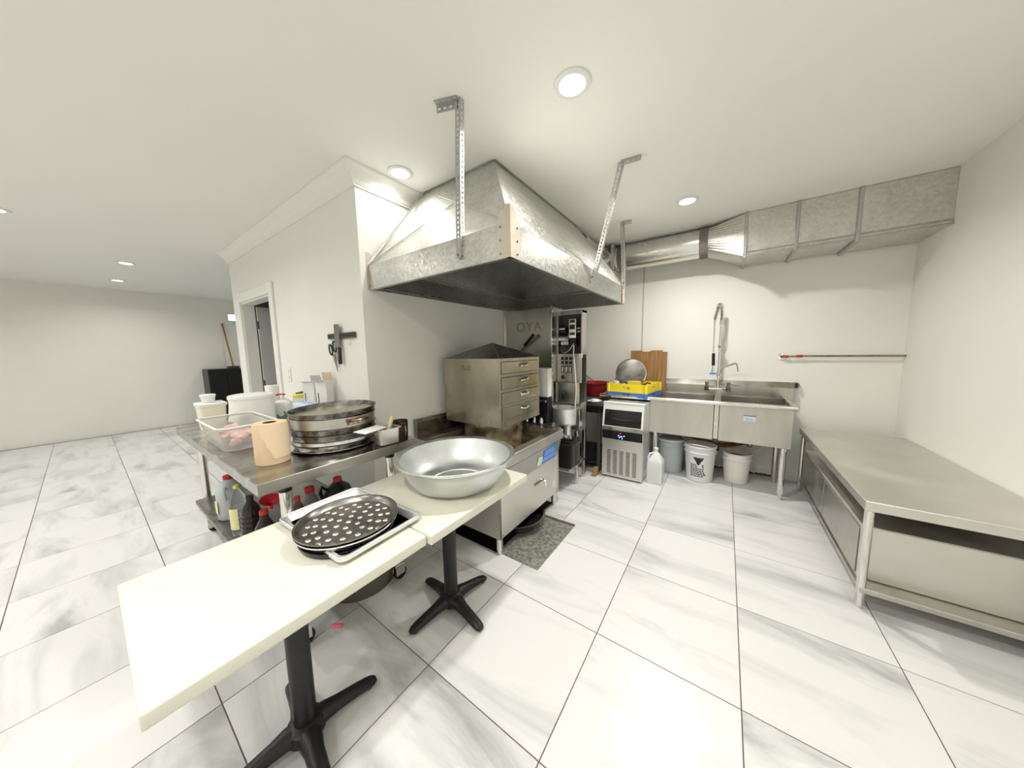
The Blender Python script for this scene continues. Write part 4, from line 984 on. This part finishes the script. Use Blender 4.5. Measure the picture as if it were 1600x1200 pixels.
for i in range(13):
    u = -1+2*i/12; ap.append(ifr(-.902+u*.11, .70-.014*(1-u*u), .0105))
B().tube(ap, .003, 6).build('grip_arc', 'dark_grey', wdw, True)
B().box(ix0+.025, ix1-.025, iy0-.014, iy0-.001, .625, .66, .003).build('grip_ledge', 'black', wdw)
B().box(ix0, ix1, iy0-.006, iy0-.0005, .565, .603, .002).build('silver_band', 'steel_bright', im)
dsp = B().box(ix0+.004, ix1-.004, iy0-.008, iy0-.001, .462, .560, .002).build('display_panel', 'black_gloss', im)
for x, z, m_, s_ in ((-.915, .535, 'led_red', .006), (-.935, .508, 'led_blue', .007), (-.905, .500, 'led_blue', .012), (-.875, .510, 'led_blue', .006), (-.925, .488, 'led_blue', .006), (-.895, .478, 'led_blue', .005)):
    B().box(x-s_, x+s_, iy0-.0095, iy0-.0082, z-.004, z+.004, .001).build('indicator', m_, dsp)
B().box(ix0+.002, ix1-.002, iy0-.006, iy0-.0005, .035, .458, .002).build('lower_panel', 'steel_satin', im)
vb = B()
for c_ in range(5):
    for r_ in range(17):
        x = ix0+.060+c_*.070; z = .060+r_*.0165; vb.box(x, x+.042, iy0-.0068, iy0-.0061, z, z+.008)
o = vb.build('vent_slots', 'print_black', im); o['kind'] = 'stuff'
for x in (ix0+.04, ix1-.04):
    for y in (iy0+.05, iy1-.05): B().lathe([(.018, 0), (.018, .0195)], (x, y, 0), 14, cap=True).build('foot', 'black', im)

# ================================================================== SINK
kx0, kx1, ky0, ky1, kz = -1.262, .565, 3.655, 4.30, .930
sk = thing('sink_unit', 'two compartment stainless sink with drainboard on the back wall', 'sink', ((kx0+kx1)/2, 4.0, 0))
B().tube([(kx0+.01, ky0+.018, kz-.022), (kx1-.01, ky0+.018, kz-.022)], .022, 16).build('front_roll', 'steel_bright', sk, True)
B().box(kx0, kx1, ky0+.034, ky0+.050, kz-.046, kz-.012, .003).build('front_apron', 'steel', sk)
B().tube([(kx1-.02, ky0+.02, kz-.022), (kx1-.02, ky1, kz-.012)], .020, 16).build('end_roll', 'steel_bright', sk, True)
B().tube([(kx0+.02, ky0+.02, kz-.022), (kx0+.02, ky1, kz-.012)], .016, 16).build('end_roll', 'steel_bright', sk, True)
B().box(kx0+.02, -.685, ky0+.03, ky1, kz-.034, kz-.028).build('drainboard', 'steel', sk)
def basin(x0, x1):
    y0, y1, z0, z1 = 3.72, 4.27, .512, kz-.018
    b = B(); t = .004
    b.box(x0, x1, y0, y0+t, z0, z1, .001).box(x0, x1, y1-t, y1, z0, z1, .001).box(x0, x0+t, y0+t, y1-t, z0, z1).box(x1-t, x1, y0+t, y1-t, z0, z1).box(x0+t, x1-t, y0+t, y1-t, z0, z0+t)
    o = b.build('basin', 'steel', sk)
    B().lathe([(0, 0), (.055, 0), (.055, -.05), (.025, -.06), (.025, -.09), (0, -.09)], ((x0+x1)/2, 4.02, z0-.0005), 20).build('drain', 'steel_dark', o, True)
basin(-.682, -.072); basin(-.022, .540)
B().box(-.066, -.028, 3.728, 3.732, .525, kz-.04).build('divider_strip', 'steel_satin', sk)
B().box(-.072, -.022, 3.72, 4.27, kz-.034, kz-.019).build('divider_top', 'steel', sk)
B().box(-.685, kx1-.01, ky0+.05, 3.72, kz-.034, kz-.022).box(-.685, kx1-.01, 4.27, ky1, kz-.034, kz-.022).build('rim_deck', 'steel', sk)
B().prism([(ky1, kz-.034), (ky1, 1.025), (ky1+.055, 1.082), (YB-.003, 1.082), (YB-.003, 1.078), (ky1+.056, 1.078), (ky1+.004, 1.022), (ky1+.004, kz-.034)], 'x', kx0, kx1+.045).build('backsplash', 'steel', sk)
for x, y in ((.492, 3.745), (.492, 4.19), (-.63, 3.80), (-.665, 4.24), (-1.12, 4.22)):
    zt = .512 if x > -.7 else kz-.036
    lg = B().lathe([(.014, 0), (.015, .05), (.023, .055), (.026, .06), (.026, zt-.001)], (x, y, 0), 20, cap=True).build('leg', 'steel_bright', sk, True)
    B().lathe([(.028, zt-.10), (.028, zt-.06)], (x, y, 0), 20, cap=True).build('collar', 'steel_satin', lg, True)
lb = B().box(.175, .272, 3.7175, 3.7195, .742, .800).build('sticker', 'print_white', sk); lb['label'] = 'small white and blue sticker'
B().box(.175, .272, 3.7168, 3.7174, .792, .800).build('sticker_edge', 'blue', lb)
for k in range(3): B().box(.195+k*.02, .205+k*.02, 3.7168, 3.7174, .752, .770).build('sticker_print', 'blue_light', lb)
B().box(-.066, -.036, 3.7225, 3.7248, .665, .710, .002).build('white_patch', 'white_plastic', sk)
# plumbing beneath
pp = thing('drain_pipes', 'rusty drain pipes beneath the sink', 'pipe', (0, 4.1, .25))
B().tube([(-.377, 4.02, .437), (-.375, 4.20, .43), (-.36, 4.28, .40), (-.2, 4.30, .35), (-.05, 4.30, .30), (.1, 4.30, .33), (.22, 4.28, .38), (.255, 4.18, .41), (.259, 4.02, .425)], .026, 12).build('trap', 'rust', pp, True)
B().tube([(-.05, 4.30, .30), (-.06, 4.33, .26), (-.06, YB-.002, .24)], .03, 12).build('waste_arm', 'rust', pp, True)
B().lathe([(0, 0), (.05, 0), (.05, .02), (0, .02)], n=20, M=Matrix.Translation((-.06, YB-.001, .24)) @ Matrix.Rotation(PI/2, 4, 'X')).build('wall_flange', 'dirt_shade', pp)
whole(B().tube([(.09, YB-.02, .27), (.22, 4.30, .285), (.34, 4.26, .32), (.42, 4.24, .40), (.45, 4.24, .50)], .009, 8), 'white_hose', 'white_plastic', 'thin white hose curving beneath the sink', 'hose')

# ------------------------------------------------------------------ faucet
FY = 4.235
fa = thing('rinse_faucet', 'tall chrome rinse faucet with spring hose over the sink', 'faucet', (-.067, FY, .96))
f0, f1 = ony(1104, 606, FY), ony(1137.5, 606.5, FY); zb = f0.z
B().tube([(f0.x, FY, zb), (f1.x, FY, zb)], .012, 14).build('crossbar', 'chrome', fa, True)
for x in (f0.x, f1.x):
    B().lathe([(0, -.03), (.022, -.028), (.024, .012), (.015, .02), (.014, .05), (.019, .055), (.019, .075), (0, .078)], (x, FY, zb), 18).build('valve', 'steel_dark', fa, True)
    B().tube([(x, FY, zb), (x, ky1-.001, zb)], .014, 12).build('valve_shank', 'chrome', fa, True)
    B().tube([(x-.02, FY-.03, zb+.064), (x, FY, zb+.064), (x+.012, FY+.02, zb+.064)], .006, 8).build('lever', 'chrome', fa, True)
r0 = ony(1121, 606, FY); r1 = ony(1124, 500, FY)
B().tube([(r0.x, FY, zb), (r0.x, FY, r1.z)], .011, 14).build('riser', 'chrome', fa, True)
B().lathe([(.018, -.03), (.020, 0), (.018, .03)], (r0.x, FY, ony(1122, 585, FY).z), 16, cap=True).build('swivel_body', 'chrome', fa, True)
zr = ony(1125, 541.7, FY).z
B().lathe([(.016, -.012), (.030, -.010), (.030, .010), (.016, .012)], (r0.x+.012, FY, zr), 18, cap=True).build('bracket_ring', 'steel', fa, True)
B().tube([(r0.x, FY, zr), (r0.x, YB-.001, zr)], .007, 8).build('wall_bracket', 'chrome', fa, True)
ha = ony(1117, 500, FY-.12); hb = ony(1115, 552, FY-.12)
zt_ = ony(1119, 476, FY-.06).z
path = [(r0.x, FY, r1.z-.05), (r0.x+.004, FY, r1.z+.03), (r0.x, FY-.01, zt_-.05), (r0.x-.008, FY-.04, zt_-.006), (r0.x-.02, FY-.075, zt_-.006), (r0.x-.03, FY-.105, zt_-.045), (ha.x, FY-.12, ha.z)]
B().tube(path, .009, 10).build('hose_core', 'dark_grey', fa, True)
P = [Vector(p) for p in path]; ln = [0]
for a, b_ in zip(P, P[1:]): ln.append(ln[-1]+(b_-a).length)
coil = []
T = 26; N = T*10
for i in range(N+1):
    s = ln[-1]*i/N; k = 0
    while k < len(P)-2 and ln[k+1] < s: k += 1
    u = (s-ln[k])/(ln[k+1]-ln[k]); c = P[k].lerp(P[k+1], u); d = (P[k+1]-P[k]).normalized()
    e1 = d.cross(Vector((1, 0, 0))).normalized(); e2 = d.cross(e1); a = 2*PI*T*i/N
    coil.append(c+(e1*math.cos(a)+e2*math.sin(a))*.019)
B().tube(coil, .0042, 5).build('spring', 'chrome', fa, True, ang=80)
# loop of the spring hose on the wall side
B().tube([(r0.x+.018, FY+.02, r1.z-.03), (r0.x+.030, FY+.02, r1.z-.10), (r0.x+.028, FY+.02, r1.z-.18), (r0.x+.015, FY+.02, r1.z-.22), (r0.x+.004, FY+.01, r1.z-.24)], .006, 8).build('support_loop', 'chrome', fa, True)
B().tube([(ha.x, FY-.12, ha.z), (hb.x, FY-.12, hb.z)], .009, 12).build('hose_tail', 'chrome', fa, True)
hc = ony(1114.5, 571, FY-.12); hd_ = ony(1113.5, 583, FY-.12)
B().tube([hb, hc], .016, 14).build('hand_grip', 'black', fa, True)
B().tube([hc, (hc.x, hc.y, hd_.z)], [.010, .017], 14).build('spray_neck', 'chrome', fa, True)
B().lathe([(.018, .006), (.031, .002), (.033, -.008), (.022, -.014), (0, -.014)], tuple(hd_), 24).build('spray_bumper', 'blue', fa, True)
s0, s1, s2, s3 = ony(1126, 586, FY-.02), ony(1127, 577, FY-.03), ony(1149, 567.5, FY-.10), ony(1153.5, 581, FY-.12)
B().tube([(r0.x, FY, s0.z), (s0.x, FY-.02, s0.z)], .012, 10).build('spout_joint', 'chrome', fa, True)
B().tube([s0, s1, s1.lerp(s2, .5)+Vector((0, 0, .003)), s2, s2+Vector((.012, -.004, -.006)), s3+Vector((-.003, 0, .03)), s3], [.011, .010, .009, .009, .009, .010, .011], 12).build('spout', 'chrome', fa, True)

# ------------------------------------------------------------------ dish racks and what stands in them
def rack(name, label, m, z0, h, pins):
    t = thing(name, label, 'dish rack', (-.905, 3.905, z0), None, math.radians(-9))
    b = B(); s = .235; k = .012; hl = h
    for a in range(4):
        M = Matrix.Rotation(a*PI/2, 4, 'Z')
        for (x0, x1, zz0, zz1) in ((-s, s, 0, hl*.36), (-s, s, hl*.68, hl), (-s, -.045, hl*.36, hl*.68), (.045, s, hl*.36, hl*.68), (-.008, .008, hl*.36, hl*.68)):
            b.box(x0, x1, -s, -s+k, zz0, zz1, M=M)
    b.build('sides', m, t, local=True)
    g_ = B()
    for i in range(9): g_.box(-s+k, s-k, -.21+i*.0525-.004, -.21+i*.0525+.004, .002, .008)
    for i in range(9): g_.box(-.21+i*.0525-.004, -.21+i*.0525+.004, -s+k, s-k, .0085, .014)
    g_.build('base_grid', m, t, local=True)
    for sx in (-1, 1):
        for sy in (-1, 1): B().lathe([(.022, 0), (.024, h)], (sx*(s-.012), sy*(s-.012), .0), 14, cap=True).build('corner', m, t, True, local=True)
    return t
rack('blue_rack', 'blue plastic dish rack under the yellow rack', 'blue', kz-.027, .055, False)
rack('yellow_rack', 'yellow plastic dish rack on the drainboard', 'yellow', kz+.0285, .10, True)
RZ = kz+.0425
ld = thing('pan_lid', 'round steel lid standing upright in the yellow rack', 'lid', (-.985, 3.98, RZ))
M = Matrix.Translation((-.965, 3.97, RZ+.19)) @ Matrix.Rotation(math.radians(10), 4, 'Z') @ Matrix.Rotation(math.radians(82), 4, 'X')
B().lathe([(0, .012), (.165, .012), (.172, .004), (.176, .004), (.180, .010), (.180, .014), (.172, .016), (0, .016)], n=56, M=M).build('disc', 'steel_dark', ld, True)
B().lathe([(.172, .016), (.181, .014), (.181, .008), (.176, .003)], n=56, M=M).build('rim', 'chrome', ld, True)
ywt = thing('yellow_sponge', 'amber sponge cloth tucked inside the yellow rack', 'sponge', (-.88, 3.80, RZ))
B().box(-.075, .075, -.03, .03, 0, .115, .012, 2, M=Matrix.Rotation(.15, 4, 'Z')).build('sponge', 'yellow_wet', ywt, True, local=True)
cup = thing('cream_cup', 'small cream cup standing in the corner of the yellow rack', 'cup', (-1.09, 3.78, RZ))
B().lathe([(0, 0), (.032, 0), (.036, .11), (.033, .11), (.03, .004), (0, .004)], n=24).build('body', 'cream', cup, True, local=True)
sp_ = thing('steel_bowl', 'small steel bowl upturned inside the yellow rack', 'bowl', (-1.0, 3.765, RZ))
B().lathe([(.050, 0), (.052, .0), (.045, .05), (.025, .08), (0, .088)], n=28).build('bowl', 'chrome', sp_, True, local=True)
ld2 = thing('ladle', 'steel ladle with curved black handle in the yellow rack', 'ladle', (-.74, 3.86, RZ))
B().tube([(-.78, 3.80, RZ+.02), (-.77, 3.82, RZ+.07), (-.745, 3.84, RZ+.095), (-.715, 3.86, RZ+.085), (-.70, 3.87, RZ+.055)], .008, 8).build('handle', 'black', ld2, True)
B().lathe([(0, 0), (.03, .006), (.042, .03), (.040, .03), (.028, .009), (0, .004)], (-.80, 3.79, RZ), 24).build('scoop', 'steel_bright', ld2, True)
def board(label, x0, x1, z1, yb, m='wood', slot=False):
    t = thing('cutting_board', label, 'board', ((x0+x1)/2, yb, kz-.027), 'cutting boards by the drainboard')
    hw = (x1-x0)/2; h = z1-(kz-.027); b = B(); lean = math.radians(-4)
    M = Matrix.Rotation(lean, 4, 'X')
    if slot:
        sw = .05
        for k_ in range(8):
            a = -hw+2*hw*k_/8; c_ = -hw+2*hw*(k_+1)/8
            top = h-.014 if abs((a+c_)/2) < .03 else h
            q_ = B().box(a+.0006, c_-.0006, -.010, .010, 0, top, .0015, M=M).build('stave', m, t, local=True)
    else:
        for k_ in range(7):
            a = -hw+2*hw*k_/7; c_ = -hw+2*hw*(k_+1)/7
            B().box(a+.0006, c_-.0006, -.010, .010, 0, h, .0015, M=M).build('stave', m, t, local=True)
    return t
board('wooden cutting board with a notched hand grip leaning in front', -1.040, -.655, 1.445, 4.232, slot=True)
board('second wooden cutting board leaning behind the notched one', -1.0, -.605, 1.425, 4.262)

# ------------------------------------------------------------------ buckets and jug under the sink
def bucket(label, x, y, r0_, r1_, h, m, lid, handle_a, print_=False, inside=None):
    t = thing('plastic_bucket', label, 'bucket', (x, y, 0.0005), 'buckets beneath the sink')
    B().lathe([(0, .004), (r0_-.004, .004), (r1_-.004, h-.004), (r1_, h), (r1_+.006, h-.004), (r1_+.006, h-.02), (r1_, h-.024), (r1_-.001, h-.06), (r1_+.008, h-.064), (r1_+.008, h-.074), (r1_-.003, h-.076), (r0_, .004), (r0_-.006, 0), (0, 0)], n=44).build('shell', m, t, True, local=True)
    if lid: B().lathe([(r1_+.009, h-.012), (r1_+.011, h+.004), (r1_+.004, h+.008), (r1_-.012, h+.004), (r1_-.016, h-.002), (0, h-.002)], n=44).build('lid', lid, t, True, local=True)
    if inside: B().lathe([(0, h-.055), (r1_-.012, h-.055), (r1_-.012, h-.054), (0, h-.052)], n=36).build('contents', inside, t, True, local=True)
    if handle_a is not None:
        e = Matrix.Rotation(handle_a[0], 4, 'Z') @ Matrix.Rotation(handle_a[1], 4, 'X'); pts = [Matrix.Translation((0, 0, h-.05)) @ e @ Vector(((r1_+.012)*math.cos(PI*i/18), 0, (r1_+.03)*math.sin(PI*i/18))) for i in range(19)]
        B().tube(pts, .0045, 6).build('bail', 'white_plastic', t, True, local=True)
    if print_:
        def on(a, z_):
            rr = r0_+(r1_-r0_)*z_/h+.0022; a = math.radians(a); return (rr*math.cos(a), rr*math.sin(a), z_)
        B().loft([[on(a, .275) for a in range(-112, -71, 4)], [on(-92+(a+92)*.12, .20) for a in range(-112, -71, 4)]], closed=False).build('hazard_mark', 'print_black', t, local=True)
        B().loft([[on(a, .285) for a in range(-112, -71, 4)], [on(a, .277) for a in range(-112, -71, 4)]], closed=False).build('hazard_bar', 'print_black', t, local=True)
        random.seed(9)
        for r_ in range(7):
            a = -124; z_ = .205-r_*.021
            while a < -72:
                wd = random.uniform(4, 11)
                if not (-102 < a < -80 and r_ < 2): B().loft([[on(a, z_), on(a+wd/2, z_), on(a+wd, z_)], [on(a, z_-.012), on(a+wd/2, z_-.012), on(a+wd, z_-.012)]], closed=False).build('print_block', 'print_black', t, local=True)
                a += wd+2.5
    return t
bucket('grey translucent bucket with lid and raised bail handle', -.490, 4.01, .127, .148, .395, 'milky_grey', 'milky', (math.radians(10), math.radians(35)))
bucket('white lidded bucket with black hazard print', -.180, 3.885, .125, .148, .395, 'milky', 'white_soft', (math.radians(-5), math.radians(62)), True)
bucket('open white bucket with reddish contents', .155, 4.035, .105, .128, .330, 'white_soft', None, None, False, 'red_dark')
jg = thing('plastic_jug', 'milky white plastic jug standing beside the ice maker', 'jug', (-.570, 3.525, .0005))
def r5(h, hx, hy, r): return rrect(0, 0, hx, hy, r, h, 5, math.radians(-4))
B().loft([r5(0, .070, .066, .02), r5(.008, .076, .072, .02), r5(.24, .076, .072, .02), r5(.262, .074, .07, .03), r5(.335, .030, .028, .02), r5(.345, .020, .02, .018), r5(.372, .020, .02, .018)], True, True).build('body', 'milky', jg, True, local=True)
B().lathe([(.022, .373), (.022, .392), (0, .393)], n=20, cap=True).build('cap', 'white_plastic', jg, True, local=True)
B().tube([(-.02, -.02, .34), (-.055, -.05, .33), (-.068, -.060, .29), (-.064, -.056, .255)], .010, 8).build('handle', 'milky', jg, True, local=True)

# ------------------------------------------------------------------ pipes on the back wall
v0 = ony(1222, 557, YB-.03)
vp_ = thing('wall_pipe', 'red and copper pipe fitting on the wall above the sink', 'pipe', (v0.x, YB-.02, v0.z-.04))
B().lathe([(.016, 0), (.042, 0), (.040, .006), (.016, .012), (.016, 0)], n=28, M=Matrix.Translation((v0.x, YB-.0008, v0.z)) @ Matrix.Rotation(PI/2, 4, 'X')).build('wall_flange', 'chrome', vp_, True)
B().tube([(v0.x, YB-.006, v0.z), (v0.x, YB-.035, v0.z), (v0.x+.02, YB-.045, v0.z), (v0.x+.05, YB-.045, v0.z)], .013, 12).build('elbow', 'red_pipe', vp_, True)
B().tube([(v0.x+.05, YB-.045, v0.z), (v0.x+.11, YB-.045, v0.z+.002)], .009, 12).build('copper_run', 'bronze', vp_, True)
B().tube([(v0.x+.11, YB-.045, v0.z+.002), (v0.x+.16, YB-.045, v0.z+.004)], .014, 12).build('coupling', 'red_pipe', vp_, True)
B().tube([(v0.x+.16, YB-.045, v0.z+.004), (XR-.002, YB-.045, v0.z+.004)], .009, 12).build('copper_run', 'bronze', vp_, True)
g0 = ony(1244, 602, YB-.03)
gv = thing('gas_valve', 'dark gas valve on the wall at the sink end', 'valve', (g0.x, YB-.02, g0.z-.03))
B().lathe([(0, 0), (.030, 0), (.030, .03), (.018, .05), (0, .05)], n=20, M=Matrix.Translation((g0.x, YB-.0008, g0.z)) @ Matrix.Rotation(PI/2, 4, 'X')).build('body', 'steel_dark', gv, True)
B().box(g0.x-.008, g0.x+.008, YB-.075, YB-.0515, g0.z-.025, g0.z+.025, .003).build('lever', 'black', gv)

# ------------------------------------------------------------------ steel table along the right wall
rt = thing('side_table', 'stainless steel side table along the right wall', 'table', (1.0, 3.3, 0))
rx0_, rx1_, ry0_, ry1_ = .655, XR-.004, 2.35, 4.14
B().box(rx0_, rx1_, ry0_, ry1_, .585, .64, .004).build('top', 'steel_satin', rt)
B().box(rx0_+.02, rx1_, ry0_+.02, ry1_-.02, .10, .13, .003).build('lower_shelf', 'steel', rt)
for x in (rx0_+.03, rx1_-.03):
    for y in (ry0_+.04, ry1_-.04):
        B().lathe([(.012, 0), (.019, .03), (.020, .584)], (x, y, 0), 18, cap=True).build('leg', 'steel_bright', rt, True)
bx = thing('steel_cabinet', 'low stainless steel cabinet on the shelf of the side table', 'cabinet', (1.0, 3.3, .131))
B().box(rx0_+.03, rx1_-.05, ry0_+.12, ry1_-.12, .131, .45, .006).build('body', 'steel_satin', bx)
B().box(rx0_+.0235, rx0_+.0295, ry0_+.14, 3.22, .15, .43, .002).build('door', 'steel', bx); B().box(rx0_+.0235, rx0_+.0295, 3.24, ry1_-.14, .15, .43, .002).build('door', 'steel', bx)
